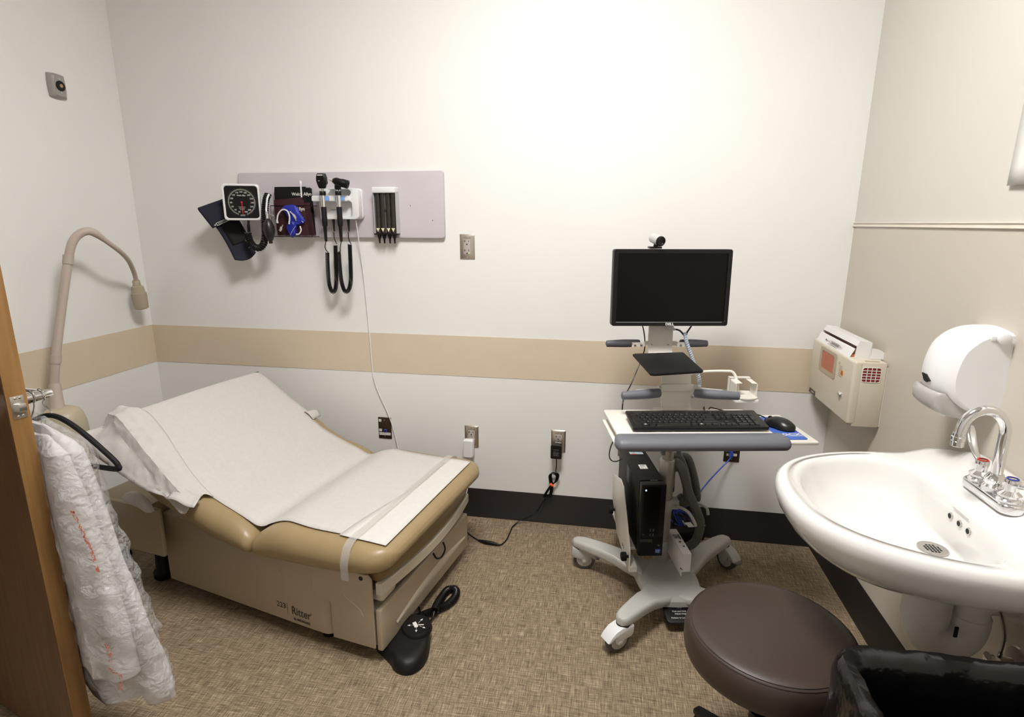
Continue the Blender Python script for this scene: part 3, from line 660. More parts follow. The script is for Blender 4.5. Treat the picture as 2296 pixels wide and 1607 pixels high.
# navy cuff hanging under the gauge
cu = thing('blood_pressure_cuff', 'navy cuff hanging loose below the blood pressure gauge', 'blood pressure cuff', (.6, -.1, 1.27))
Pa, Pb = V((0.4900,-0.1300,1.5180)), V((0.5710,-0.0650,1.5580)); Qa, Qb = V((0.6170,-0.1150,1.2830)), V((0.6960,-0.0620,1.3150))
nv = V((-.15, -.98, .1)).normalized()
def cuff(u, v):
    top = Pa.lerp(Pb, u); bot = Qa.lerp(Qb, u); d = bot - top
    if v < .72:
        l = 1.0 - v / .72; rb = 1 + .07 * (1 - (2 * u - 1) ** 2) - .05; return tuple(top + d * (l * rb) + nv * (-.014 * math.sin(PI * l) + .004))
    if v < .84:
        a = (v - .72) / .12 * PI; return tuple(top + nv * (.020 - .016 * math.cos(a)) - d.normalized() * .016 * math.sin(a))
    l = (v - .84) / .16; return tuple(top + d * (.30 * l * (1.0 + .12 * (1 - u))) + nv * (.036 - .018 * l))
obj('cuff_band', MB().grid(cuff, 10, 60), M_navy, cu, solid=.004, sharp=60)
def vel(u, v):
    top = Pa.lerp(Pb, u); bot = Qa.lerp(Qb, u); d = bot - top; l = .24 + .46 * v; return tuple(top + d * l + nv * (-.014 * math.sin(PI * l) + .0085))
obj('velcro_patch', MB().grid(lambda u, v: vel(.22 + .74 * u, v), 6, 14), M_blackm, cu, solid=.002)
def fl(u, l, e=.0): 
    top = Pa.lerp(Pb, u); bot = Qa.lerp(Qb, u); d = bot - top; return top + d * (.30 * l * (1.0 + .12 * (1 - u))) + nv * (.0385 - .018 * l + e)
rl = MB(); r2_ = MB()
rl.tube([fl(.26, .86), fl(1.02, .86)], .0011, 5).tube([fl(.26, .985), fl(1.02, .985)], .0011, 5); rl.tube([fl(.26, .86), fl(.26, .985)], .0014, 5)
q_ = fl(.17, .92); rl.tube([fl(.14, .92), fl(.21, .92)], [.0005, .004], 6)
for k in range(12): rl.tube([fl(.34 + .05 * k, .92), fl(.365 + .05 * k, .92)], .0016, 5)
tl = Qa.lerp(Qb, .86) - Pa.lerp(Pb, .86)
r2_.tube([Pa.lerp(Pb, .88) + tl * .69 + nv * .006, Pa.lerp(Pb, .93) + tl * .83 + nv * .006], .0009, 5).tube([Pa.lerp(Pb, .83) + tl * .835 + nv * .006, Pa.lerp(Pb, .99) + tl * .82 + nv * .006], .0009, 5)
obj('range_print', rl, M_wprint, cu); obj('index_print', r2_, M_wprint, cu)
obj('hanging_tab', MB().tube([fl(.8, .05), fl(1.0, .03), tuple(V((.652, -.10, 1.545)))], .003, 6), M_navy, cu)

# inflation bulb
ib = thing('inflation_bulb', 'black rubber inflation bulb with a metal valve hanging beside the coiled tube', 'inflation bulb', (.78, -.12, 1.36))
bt, bb = V((0.8240,-0.1540,1.4860)), V((0.8290,-0.1540,1.3800)); dz = (bt - bb).normalized(); xx = dz.orthogonal().normalized(); yy = dz.cross(xx); Lb = (bt - bb).length
BM = Matrix(((xx.x, yy.x, dz.x, bb.x), (xx.y, yy.y, dz.y, bb.y), (xx.z, yy.z, dz.z, bb.z), (0, 0, 0, 1)))
obj('bulb', MB(BM).lathe([(.006, -.006), (.0085, -.004), (.0085, .006), (.014, .014), (.022, .032), (.0255, .055), (.0245, .072), (.019, .090), (.011, .102), (.007, Lb)], 26), M_bulb, ib)
obj('valve', MB(BM).lathe([(.0065, Lb - .004), (.0065, Lb + .030), (.0045, Lb + .032)], 14).lathe([(.005, 0), (.005, .016), (.0065, .017), (.0065, .026)], 12, T(0, 0, Lb + .012) @ R(80, 'X') @ R(60, 'Y')), M_chrome, ib)
vt = BM @ V((0, 0, Lb + .028))
obj('tube', MB().tube(spl([tuple(vt), (0.8190,-0.1500,1.5250), (0.8230,-0.1470,1.5550), (0.8260,-0.1420,1.5780), (0.8260,-0.1280,1.5930)], 6), .0042, 10), M_white, ib, label='white tube')

# spare cuffs in the basket
bc = thing('blood_pressure_cuff', 'large black folded cuff at the back of the wire basket', 'blood pressure cuff', (.9, -.05, 1.41))
m = MB()
for k, (dx0, dx1, zt, y0) in enumerate(((0, 0, 0, -.024), (.010, .012, -.004, -.034), (-.004, -.012, .003, -.044))):
    m.prism([(.810 + dx0, 1.410), (.982 + dx1, 1.410), (.977 + dx1, 1.628 + zt), (.812 + dx0, 1.628 + zt), (.808 + dx0, 1.60)], 0, .009, bev=.004, M=frame((0, y0, 0), (1, 0, 0), (0, 0, 1)))
obj('folded_cuff', m, M_blackm, bc)
obj('lettering', MB(WF(.945, 1.597, -.0535)).text('Welch Allyn', .020, Matrix(), bold=.0003), M_wprint, bc)
mc = thing('blood_pressure_cuff', 'maroon folded cuff in the wire basket, in front of the black one', 'blood pressure cuff', (.9, -.07, 1.41))
m = MB()
for k, (a, b, zt, y0) in enumerate(((.815, .985, 1.560, -.0545), (.81, .955, 1.583, -.0635), (.815, .966, 1.572, -.0725))):
    m.prism([(a + .005, 1.410), (b + .016, 1.410), (b, zt), (a, zt - .012), (a, 1.50)], 0, .0075, bev=.0035, M=frame((0, y0, 0), (1, 0, 0), (0, 0, 1)))
obj('folded_cuff', m, M_maroon, mc)
obj('lettering', MB(WF(.918, 1.530, -.0805)).text('Welch Allyn', .021, Matrix(), bold=.0004), M_wprint, mc)
obj('lettering', MB(WF(.948, 1.490, -.0805)).text('ADULT', .010, Matrix()), M_wprint, mc)
blu = thing('blood_pressure_cuff', 'small crumpled blue cuff with white tubes in the front of the wire basket', 'blood pressure cuff', (.9, -.09, 1.40))
sh = [(0.8640,-0.0880,1.5350), (0.9020,-0.0880,1.5470), (0.9320,-0.0880,1.5430), (0.9480,-0.0880,1.5150), (0.9710,-0.0880,1.4790), (0.9540,-0.0880,1.4620), (0.9310,-0.0880,1.4540), (0.9210,-0.0880,1.4160), (0.9040,-0.0880,1.4010), (0.8870,-0.0880,1.4220), (0.8830,-0.0880,1.4500), (0.8990,-0.0880,1.4760), (0.8930,-0.0880,1.5070)]
pts = spl(sh, 3, True); cx_ = sum((p for p in pts), V()) / len(pts)
rings = []
for k, y in ((1, -.086), (1.02, -.093), (.9, -.101), (.55, -.104), (.1, -.105)):
    rings.append([tuple(wobble((cx_.x + (p.x - cx_.x) * k, y - .006 * abs(noise.noise(p * 60)), cx_.z + (p.z - cx_.z) * k), .004, 50, k)) for p in pts])
obj('folded_cuff', MB().loft(rings), M_blue, blu, sharp=25)
obj('tube', MB().tube(spl([(0.8410,-0.1070,1.4760), (0.8510,-0.1080,1.5060), (0.8750,-0.1100,1.5260), (0.9000,-0.1120,1.5200), (0.9090,-0.1120,1.4940), (0.9010,-0.1080,1.4620)], 6), .0034, 8), M_white, blu, label='white tube loop')
obj('tube', MB().tube(spl([(0.9550,-0.1070,1.4520), (0.9600,-0.1100,1.4340), (0.9490,-0.1100,1.4180), (0.9320,-0.1070,1.4160)], 6), .0030, 8), M_white, blu, label='white tube loop')
obj('tube_connector', MB().tube([(0.8410,-0.1070,1.4800), (0.8420,-0.1070,1.4660)], [.0045, .0065], 10), M_silver, blu)
for a, b, c in (((0.9110,-0.1080,1.5180), (0.9320,-0.1100,1.4980), (0.9380,-0.1080,1.4760)), ((0.8570,-0.1050,1.4500), (0.8520,-0.1060,1.4320), (0.8680,-0.1060,1.4580))):
    obj('hook_tab', MB().tube(spl([a, b, c], 5), [.003] * 4 + [.0055] * 4 + [.002] * 3, 8), M_silver, blu)
obj('print', MB().tube(spl([(0.9000,-0.1040,1.4120), (0.9180,-0.1070,1.4360), (0.9330,-0.1060,1.4540)], 5), .0008, 4).tube([(0.9580,-0.1000,1.4820), (0.9680,-0.1000,1.4680)], .0016, 4), M_wprint, blu)
wt = thing('plastic_tube', 'thin white tube standing up from the cuffs in the basket', 'tube', (.94, -.06, 1.5))
obj('shaft', MB().tube([(0.9460,-0.0580,1.5570), (0.9470,-0.0580,1.6450)], .0038, 10), M_white, wt)
obj('cap', MB().tube([(0.9470,-0.0580,1.6430), (0.9470,-0.0580,1.6570)], [.006, .0045], 10), M_white, wt)

# ------------------------------------------------------------------ diagnostic wall unit with two instruments
du = thing('diagnostic_wall_unit', 'white wall unit holding two black handled instruments on the grey board', 'wall unit', (1.13, 0, 1.48))
hs = MB(WF(0, 0))
hs.prism(rrect(1.030, 1.238, 1.484, 1.622, .018, 5), .021, .044, bev=.004)
hs.prism([(1.196, 1.484), (1.217, 1.484), (1.229, 1.489), (1.236, 1.499), (1.236, 1.604), (1.229, 1.617), (1.213, 1.622), (1.09, 1.622), (1.09, 1.6165), (1.187, 1.6165), (1.197, 1.612), (1.202, 1.603), (1.202, 1.60), (1.196, 1.590), (1.187, 1.586), (1.10, 1.586), (1.10, 1.566), (1.190, 1.566), (1.201, 1.560), (1.204, 1.552), (1.204, 1.503), (1.198, 1.494), (1.189, 1.491), (1.06, 1.491), (1.06, 1.484)], .044, .082, bev=.003)
hs.prism([(1.03, 1.484), (1.20, 1.484), (1.20, 1.572), (1.026, 1.572)], .044, .050, bev=.002)
obj('housing', hs, M_white, du)
obj('holder_bar', MB(WF(0, 0)).prism(rrect(1.020, 1.196, 1.563, 1.588, .006, 3), .05, .105, bev=.004), M_white, du)
IX = ((V((1.0860,-0.1180,1.5550)).x, 0), (V((1.1610,-0.1180,1.5550)).x, 1))
for x, k in IX:
    obj('holder_cup', MB(WF(0, 0)).prism(rrect(x - .022, x + .022, 1.5645, 1.5865, .004, 3), .09, .109, bev=.003), M_skyblue, du, label='pale blue holder cup')
obj('lettering', MB(WF(V((1.1070,-0.0520,1.5230)).x, 1.527, -.0502)).text('Welch Allyn', .0085, Matrix(), bold=.0001), mat('green_print', S(60, 110, 95), .5, var=0), du)
obj('power_light', MB(WF(V((1.1140,-0.0520,1.4970)).x, V((1.1140,-0.0520,1.4970)).z, -.0502)).lathe([(.0025, 0), (.002, .002), (.0005, .0026)], 12), M_led, du)
for x in (V((1.1010,-0.0650,1.4670)).x, V((1.1740,-0.0650,1.4670)).x):
    obj('strain_relief', MB(T(x, -.064, 1.484)).lathe([(.0065, 0), (.006, -.01), (.0035, -.045), (.003, -.055)], 12), M_black, du)
obj('power_cord', MB().tube(spl([(1.2090,-0.0600,1.4790), (1.2100,-0.0580,1.4630), (1.2060,-0.0300,1.3650), (1.2070,-0.0150,1.2810), (1.2130,-0.0120,1.1750), (1.2180,-0.0100,1.0440), (1.2230,-0.0100,0.9230), (1.2270,-0.0100,0.7870), (1.2350,-0.0090,0.6950), (1.2620,-0.0090,0.6150), (1.2890,-0.0090,0.5530), (1.3070,-0.0120,0.5080), (1.3220,-0.0090,0.4480), (1.3380,-0.0090,0.3690), (1.3480,-0.0090,0.2840), (1.3560,-0.0120,0.2120)], 6), .0024, 6), M_white, du, label='thin white power cord down the wall')
YI = -.121
def handle(t, x, top, bot):
    H = MB(T(x, YI, 0))
    obj('handle', H.lathe([(.0115, 1.538), (.0122, 1.53), (.0122, 1.47), (.0110, 1.455), (.0085, 1.452), (.0065, 1.40), (.0055, 1.385)], 18), M_rubber, t)
    obj('metal_neck', MB(T(x, YI, 0)).lathe([(.0105, 1.535), (.0105, 1.580), (.0105, 1.600), (.0085, 1.604), (.0085, 1.625)], 18), M_chrome, t)
    obj('collar', MB(T(x, YI, 0)).lathe([(.0135, 1.588), (.0140, 1.590), (.0140, 1.604), (.0130, 1.606)], 18), M_black, t)
def cord(t, x, pts1, pts2, top):
    obj('coiled_cord', MB().tube(coil(spl(pts2, 14), .0088, .0043, 8), .00185, 4), M_black, t)
    obj('cord', MB().tube(spl(pts1, 6), .0022, 6), M_black, t); obj('cord', MB().tube(spl(top, 6), .0022, 6), M_black, t)
x0, x1 = IX[0][0], IX[1][0]
op = thing('ophthalmoscope', 'black instrument with a tall flat viewing head, left on the white wall unit', 'ophthalmoscope', (x0, YI, 1.14))
handle(op, x0, 0, 0)
hd = MB(T(x0, YI, 0)); hd.loft([[(x, y, z) for x, y in rrect(-w_, w_, -d_, d_, .006, 4)] for z, w_, d_ in ((1.618, .012, .010), (1.622, .014, .012), (1.635, .019, .013), (1.65, .0225, .014), (1.665, .0225, .014), (1.676, .020, .012), (1.682, .0185, .010))])
obj('head', hd, M_black, op)
obj('window', MB(WF(x0, 0, YI - .0138)).box(-.013, .013, 1.6725, 1.6765, 0, .0006).box(-.010, -.003, 1.649, 1.651, .0, .0008), M_wprint, op)
obj('lens_dial', MB(T(x0, YI, 1.645)).lathe([(.010, -.0035), (.010, .0035)], 18, T(.020, 0, 0) @ R(90, 'Y')), M_black, op)
cord(op, x0, [(x0, YI, 1.387), (1.0680,-0.1000,1.3600), (1.0660,-0.0850,1.3410), (1.0690,-0.0750,1.3350)], [(1.0640,-0.0750,1.3320), (1.0610,-0.0750,1.2620), (1.0620,-0.0750,1.1890), (1.0750,-0.0750,1.1490), (1.0920,-0.0750,1.1620), (1.1010,-0.0750,1.2100), (1.1020,-0.0720,1.2830), (1.1050,-0.0700,1.3650)], [(1.0980,-0.0650,1.4260), (1.1000,-0.0650,1.3960), (1.1110,-0.0680,1.3720)])
ot = thing('otoscope', 'black instrument with a tilted barrel head, right on the white wall unit', 'otoscope', (x1, YI, 1.14))
handle(ot, x1, 0, 0)
a_, b2_ = V((1.1430,-0.1500,1.6530)), V((1.2180,-0.1350,1.6320)); d = (b2_ - a_).normalized(); xx = d.orthogonal().normalized(); yy = d.cross(xx); Lt = (b2_ - a_).length
OM = Matrix(((xx.x, yy.x, d.x, a_.x), (xx.y, yy.y, d.y, a_.y), (xx.z, yy.z, d.z, a_.z), (0, 0, 0, 1)))
obj('head', MB(OM).lathe([(.009, .010), (.0125, .016), (.0165, .024), (.0165, .048), (.0185, .050), (.0185, .068), (.0165, .070), (.0175, Lt - .012), (.0185, Lt - .008), (.0185, Lt), (.013, Lt + .001), (.012, Lt - .004)], 24), M_black, ot)
obj('specula_tip', MB(OM).lathe([(.0035, -.008), (.0055, .002), (.008, .012)], 16), M_silver, ot)
obj('head_neck', MB(T(x1, YI, 0)).lathe([(.0095, 1.612), (.0145, 1.616), (.0145, 1.632), (.0100, 1.635), (.0100, 1.655)], 18), M_black, ot)
cord(ot, x1, [(x1, YI, 1.387), (1.1430,-0.1000,1.3570), (1.1350,-0.0850,1.3400), (1.1350,-0.0990,1.3380)], [(1.1330,-0.0990,1.3360), (1.1340,-0.0990,1.2650), (1.1380,-0.0990,1.1990), (1.1530,-0.0990,1.1550), (1.1740,-0.0990,1.1680), (1.1850,-0.0990,1.2140), (1.1860,-0.0940,1.2860), (1.1850,-0.0880,1.3710)], [(1.1710,-0.0650,1.4270), (1.1710,-0.0650,1.3960), (1.1900,-0.0850,1.3730)])

# ------------------------------------------------------------------ specula dispenser
sd = thing('specula_dispenser', 'four dark tubes under a white cap on the right half of the grey board', 'dispenser', (1.35, 0, 1.39))
obj('cap', MB(WF(0, 0)).prism(rrect(1.298, 1.408, 1.600, 1.626, .006, 4), .021, .072, bev=.004), M_white, sd)
obj('backplate', MB(WF(0, 0)).box(1.298, 1.408, 1.418, 1.602, .021, .032, bev=.002).box(1.298, 1.302, 1.418, 1.602, .03, .060).box(1.404, 1.408, 1.418, 1.602, .03, .060), M_silver, sd)
for k, x in enumerate((1.3165, 1.340, 1.367, 1.390)):
    tb = obj('tube', MB(T(x, -.050, 0)).lathe([(.0118, 1.424), (.0118, 1.602)], 16), mat('smoked_tube', S(48, 42, 36), .15, var=.2, vscale=(6, 6, 60)) if k == 0 else bpy.data.materials['smoked_tube'], sd)
    obj('tip', MB(T(x, -.050, 0)).lathe([(.0125, 1.424), (.0135, 1.419), (.0095, 1.410), (.0048, 1.395), (.0032, 1.376)], 14), M_black, tb)
    obj('size_mark', MB(WF(x, 1.437, -.0625)).prism([(-.0085, .008), (.0085, .008), (0, -.009)], 0, .0006), mat('cream_mark', S(226, 214, 176), .5, var=0) if k == 0 else bpy.data.materials['cream_mark'], tb)
obj('base_lip', MB(WF(0, 0)).box(1.296, 1.410, 1.416, 1.4215, .03, .064, bev=.0015), M_black, sd)
obj('centre_rib', MB(WF(0, 0)).box(1.3515, 1.3555, 1.424, 1.600, .05, .0585), M_hose, sd)
obj('lock', MB(WF(1.3535, 1.523, -.0585)).lathe([(.005, 0), (.005, .003), (.0028, .0032)], 14), M_dark, sd)

# ------------------------------------------------------------------ outlets and data plates
def receptacle(mb_, x, z):      # slots
    mb_.box(x - .0105, x - .008, z + .001, z + .010, 0, .0004).box(x - .0145, x - .0085, z + .0045, z + .0065, 0, .0004).box(x + .007, x + .0095, z + .001, z + .009, 0, .0004)
    mb_.prism(circ(x, z - .0085, .0033, 12), 0, .0004)
def outlet(label, x, z, decora, text):
    t = thing('wall_outlet', label, 'outlet', (x, 0, z - .057), group='steel outlets on the back wall')
    pm = MB(WF(x, z)); pm.loft([[(px_ * k1, py_ * k2, h) for px_, py_ in rrect(-.035, .035, -.05715, .05715, .001, 2)] for h, k1, k2 in ((0, 1, 1), (.0015, 1, 1), (.0055, .86, .915), (.0058, .84, .905))])
    obj('cover_plate', pm, M_steel, t)
    if decora: obj('receptacle', MB(WF(x, z)).prism(rrect(-.0165, .0165, -.033, .033, .002, 3), .004, .0078, bev=.0008), M_socket, t)
    else:
        for s in (1, -1): obj('receptacle', MB(WF(x, z)).prism(rrect(-.0168, .0168, s * .0195 - .0145, s * .0195 + .0145, .004, 3), .004, .0082, bev=.0008), M_socket, t)
    sl = MB(WF(x, z, -.0079 if decora else -.0083)); receptacle(sl, 0, .0205); receptacle(sl, 0, -.0205); obj('slots', sl, M_dark, t)
    for s in (1, -1): obj('screw', MB(WF(x, z + s * (.048 if decora else .0), -.0058)).lathe([(.0033, 0), (.003, .0011), (.001, .0014)], 12), M_chrome, t)
    if not decora: obj('screw', MB(WF(x, z + .0485, -.0058)).lathe([(.0033, 0), (.003, .0011), (.001, .0014)], 12), M_chrome, t)
    obj('lettering', MB(WF(x, z + .0405, -.0059)).text(text, .0085, Matrix(), .0001), M_print, t)
    if decora: obj('indicator', MB(WF(x + .0105, z - .0275, -.0079)).lathe([(.0016, 0), (.0012, .001)], 10), M_led, t)
    return t
outlet('steel outlet beside the right end of the grey board', 1.7213, 1.3618, True, 'LPS1A 30')
outlet('steel outlet with a white adapter plugged in, above the table foot', 1.7292, .4337, False, 'LPS1A 28')
outlet('steel outlet with a black adapter plugged in', 2.1615, .4399, False, 'LPS1A 26')
outlet('steel outlet mostly hidden behind the cart computer', 2.483, .442, False, 'LPS1A 24')
def dataplate(label, x, z, jz, stickers, strip):
    t = thing('data_plate', label, 'wall plate', (x, 0, z - .057))
    pm = MB(WF(x, z)); pm.loft([[(px_ * k1, py_ * k2, h) for px_, py_ in rrect(-.035, .035, -.05715, .05715, .001, 2)] for h, k1, k2 in ((0, 1, 1), (.0015, 1, 1), (.005, .9, .94), (.0052, .88, .93))])
    obj('cover_plate', pm, M_bronze, t)
    for s in (1, -1): obj('screw', MB(WF(x, z + s * .042, -.0052)).lathe([(.0033, 0), (.003, .0011), (.001, .0014)], 12), M_satin, t)
    st_ = MB(WF(x, z, -.0052)); tx_ = MB(WF(x, z, -.0056))
    for (a, b, c, d_) in stickers: st_.box(a, b, c, d_, 0, .0004)
    for (s_, sz, a, b) in strip: tx_.text(s_, sz, T(a, b, .0001), .0001)
    obj('sticker', st_, M_label, t); obj('lettering', tx_, M_print, t)
    j = obj('data_jack', MB(WF(x, z, -.0052)).box(-.007 + jz[0], .007 + jz[0], jz[1] - .008, jz[1] + .008, 0, .003, bev=.0008), M_cable, t)
    obj('jack_opening', MB(WF(x, z, -.0083)).box(-.0045 + jz[0], .0045 + jz[0], jz[1] - .005, jz[1] + .002, 0, .0003), M_dark, j)
dataplate('dark plate with white stickers and an empty blue jack, behind the table', 1.274, .449, (.004, -.0125), [(-.030, -.016, .034, .048), (-.030, -.015, -.018, -.004), (-.030, .031, -.037, -.023)], [('D1', .007, -.023, .041), ('D2', .007, -.0225, -.011), ('BIOMED EQUIP ONLY', .0065, .0005, -.030)])
dataplate('dark plate with a blue network plug, right of the cart column', 2.965, .4515, (.004, .004), [(-.028, -.013, -.006, .006), (-.024, .022, -.026, -.014)], [('D1', .006, -.0205, 0), ('2R05-D1 2', .0065, -.001, -.020)])

# adapters
wa = thing('power_adapter', 'white plug-in adapter in the outlet above the table foot', 'power adapter', (1.722, -.008, .33))
obj('body', MB().loft([[(1.7215 + x, -.0085 - d_, .3865 + z) for x, z in rrect(-w_, w_, -h_, h_, .007, 4)] for d_, w_, h_ in ((0, .022, .030), (.012, .0245, .043), (.040, .0245, .045), (.046, .022, .042))]), M_white, wa)
obj('cord', MB().tube(spl([(1.722, -.03, .343), (1.722, -.028, .32), (1.7110,-0.0200,0.2330), (1.7100,-0.0300,0.1640), (1.7030,-0.0500,0.1240), (1.6900,-0.0800,0.1070), (1.6690,-0.1200,0.0960)], 6), .0022, 6), M_white, wa)
ba = thing('power_adapter', 'black plug-in adapter with a bundled cord in the middle outlet', 'power adapter', (2.16, -.008, .37))
obj('body', MB().loft([[(2.157 + x, -.0085 - d_, .4045 + z) for x, z in rrect(-w_, w_, -h_, h_, .006, 4)] for d_, w_, h_ in ((0, .022, .028), (.018, .0265, .0345), (.048, .0265, .0345), (.050, .025, .033))]), M_black, ba)
lm = MB(WF(2.157, .4045, -.0588)); lm.text('ADAPTER', .0062, T(0, .012, 0), .0001)
for k in range(5): lm.box(-.014, .012 + .003 * (k % 2), -.019 + .005 * k, -.0178 + .005 * k, 0, .0002)
obj('rating_label', lm, mat('grey_print', S(130, 128, 125), .6, var=0), ba)
obj('cord', MB().tube(spl([(2.157, -.03, .372), (2.1565, -.03, .36), (2.1580,-0.0300,0.3330), (2.1540,-0.0250,0.2880)], 6), [.0042] * 7 + [.0026] * 12, 8), M_black, ba)
bn = MB()
for k in range(5):
    o = (k - 2) * .0035
    bn.tube(spl([(2.1360,-0.0220,0.2190), (2.1280,-0.0220,0.2660), (2.1410,-0.0220,0.2830), (2.1630,-0.0220,0.2730), (2.1570,-0.0220,0.2400), (2.1360,-0.0220,0.2190), (2.1120,-0.0220,0.1790), (2.1040,-0.0220,0.1560), (2.1220,-0.0220,0.1480), (2.1340,-0.0220,0.1810), (2.1360,-0.0220,0.2190)], 6), .0024, 5, M=T(o * .9, -abs(o) * .6, o * .6))
obj('bundled_cord', bn, M_black, ba)
obj('tie', MB().tube([(2.1270,-0.0220,0.2210), (2.1470,-0.0220,0.2150)], .0085, 12), M_orange, ba, label='orange tie')
obj('cord', MB().tube(spl([(2.1170,-0.0220,0.1530), (2.0910,-0.0240,0.1150), (2.0680,-0.0300,0.0750), (2.0370,-0.0440,0.0500), (1.9860,-0.0390,0.0200), (1.9520,-0.0780,0.0040), (1.9480,-0.1420,0.0040), (1.9410,-0.2130,0.0040), (1.9200,-0.2570,0.0070), (1.8730,-0.2570,0.0090), (1.8190,-0.2360,0.0050), (1.7670,-0.1950,0.0040), (1.7320,-0.1600,0.0040), (1.6950,-0.1410,0.0040), (1.6630,-0.1470,0.0040)], 6), .0030, 6), M_black, ba)
sw = [V(p) for p in ((1.9180,-0.2590,0.0080), (1.8760,-0.2530,0.0100), (1.8500,-0.2500,0.0100), (1.8160,-0.2340,0.0060))]
obj('inline_switch', MB().tube(sw, [.005, .0095, .0095, .005], 10), M_black, ba)

# ------------------------------------------------------------------ computer cart
FCM = T(2.63, -.39, 0) @ R(11, 'Z')
ct = thing('computer_cart', 'cream and grey rolling computer cart with a four-leg base', 'cart', (2.63, -.39, 0), 11)
K = lambda M=None: MB(FCM @ M if M is not None else FCM)
# base: hub and four legs as one casting
LEG = [((-.325, .095), 0), ((-.235, -.395), 1), ((.31, .10), 2), ((.225, -.40), 3)]
hubc = V((0, -.13, 0))
def leg_mb(tip, root):
    tp = V((tip[0], tip[1], 0)); rt = V((root[0], root[1], 0)); d = (tp - rt).normalized(); nrm = V((-d.y, d.x, 0)); L_ = (tp - rt).length
    rings = []
    for k, (s, w_, zt, zb) in enumerate(((0, .062, .104, .070), (.12, .056, .106, .072), (.28, .046, .118, .076), (.42, .041, .132, .086), (.62, .037, .138, .094), (.85, .033, .141, .099), (.97, .030, .141, .101), (1.04, .026, .139, .102), (1.085, .016, .134, .104), (1.095, .006, .128, .108))):
        c = rt + d * L_ * s; zm = (zt + zb) / 2; r = min(.014, (zt - zb) * .42, w_ * .9)
        rings.append([tuple(c + nrm * x + V((0, 0, zm + z))) for x, z in rrect(-w_, w_, zb - zm, zt - zm, r, 4)])
    return rings
hb = K()
hub_out = []
for a in range(0, 360, 6):
    ar = math.radians(a); r = .125
    for (tip, k) in LEG:
        ta = math.atan2(tip[1] + .13, tip[0]); da = (ar - ta + PI) % (2 * PI) - PI; r += .022 * math.exp(-(da / .35) ** 2)
    if 240 < a < 300: r += .0
    hub_out.append((r * math.cos(ar) * .95, -.13 + r * math.sin(ar) * 1.12))
hb.loft([[(hubc.x + (x - hubc.x) * k, hubc.y + (y - hubc.y) * k, z) for x, y in hub_out] for k, z in ((.9, .062), (1.0, .068), (1.0, .090), (.95, .099), (.7, .102), (.2, .102))])
obj('base_hub', hb, M_cartgrey, ct)
for tip, k in LEG:
    root = (tip[0] * .22, -.13 + (tip[1] + .13) * .30)
    lg = obj('leg', K().loft(leg_mb(tip, root)), M_cartgrey, ct)
    sw_ = {0: (-8, .028), 1: (205, .036), 2: (-60, .030), 3: (-40, .03)}[k]
    ax = R(sw_[0], 'Z'); cm = T(tip[0], tip[1], 0) @ ax
    # fork hood over the wheel
    fk = K(cm); prof = []
    for a in range(-20, 171, 15):
        prof.append((.036 * 0 + .058 * math.cos(math.radians(a)) * .92 + .020, .047 + .056 * math.sin(math.radians(a))))
    hood = [(-.030, .100), (-.026, .105), (.02, .104), (.045, .096), (.066, .078), (.078, .060), (.070, .056), (.045, .070), (.040, .045), (.030, .038), (.020, .040), (.008, .055), (-.022, .060), (-.030, .075)]
    fk.prism(hood, -.026, .026, bev=.005, M=R(90, 'X'))
    fork = obj('caster_fork', fk, M_white if k == 1 else M_cartgrey, lg)
    wc = cm @ T(.024, 0, .0475)
    obj('wheel', K(wc @ R(90, 'X')).lathe([(.034, -.013), (.044, -.0125), (.047, -.008), (.047, .008), (.044, .0125), (.034, .013)], 30), mat('tyre_grey', S(78, 74, 72), .5, var=.03) if k == 0 else bpy.data.materials['tyre_grey'], lg)
    for sg in (-1, 1):
        obj('wheel_hub', K(wc @ R(90 * sg, 'X')).lathe([(.033, .010), (.033, .014), (.030, .0155), (.008, .016), (.008, .027), (.004, .028)], 26), M_cartgrey, lg)
    if k in (0, 2):
        obj('brake_pedal', K(cm).box(.050, .090, -.016, .016, .050, .058, bev=.003), M_grip, lg)
    obj('swivel_ring', K(T(tip[0], tip[1], 0)).lathe([(.024, .097), (.026, .1005), (.026, .106)], 22), M_black, lg)
# column
obj('column', K(T(.006, 0, 0)).lathe([(.031, .095), (.030, .11), (.0295, .43), (.031, .432), (.031, .545), (.029, .548), (.023, .55), (.023, .775)], 28), mat('column_silver', S(176, 172, 164), .33, metal=.35, var=.02), ct)
obj('column_clamp', K(T(.006, 0, 0)).lathe([(.032, .33), (.0328, .335), (.0328, .375), (.032, .38)], 26).box(.02, .055, -.02, .02, .335, .375, bev=.004), M_cartgrey, ct)
obj('column_clamp', K(T(.006, 0, 0)).lathe([(.032, .15), (.0328, .155), (.0328, .19), (.032, .195)], 26), M_cartgrey, ct)
obj('column_lug', K().box(-.034, -.020, -.05, -.03, .585, .63, bev=.003).box(.028, .042, -.05, -.03, .585, .63, bev=.003), M_grip, ct)
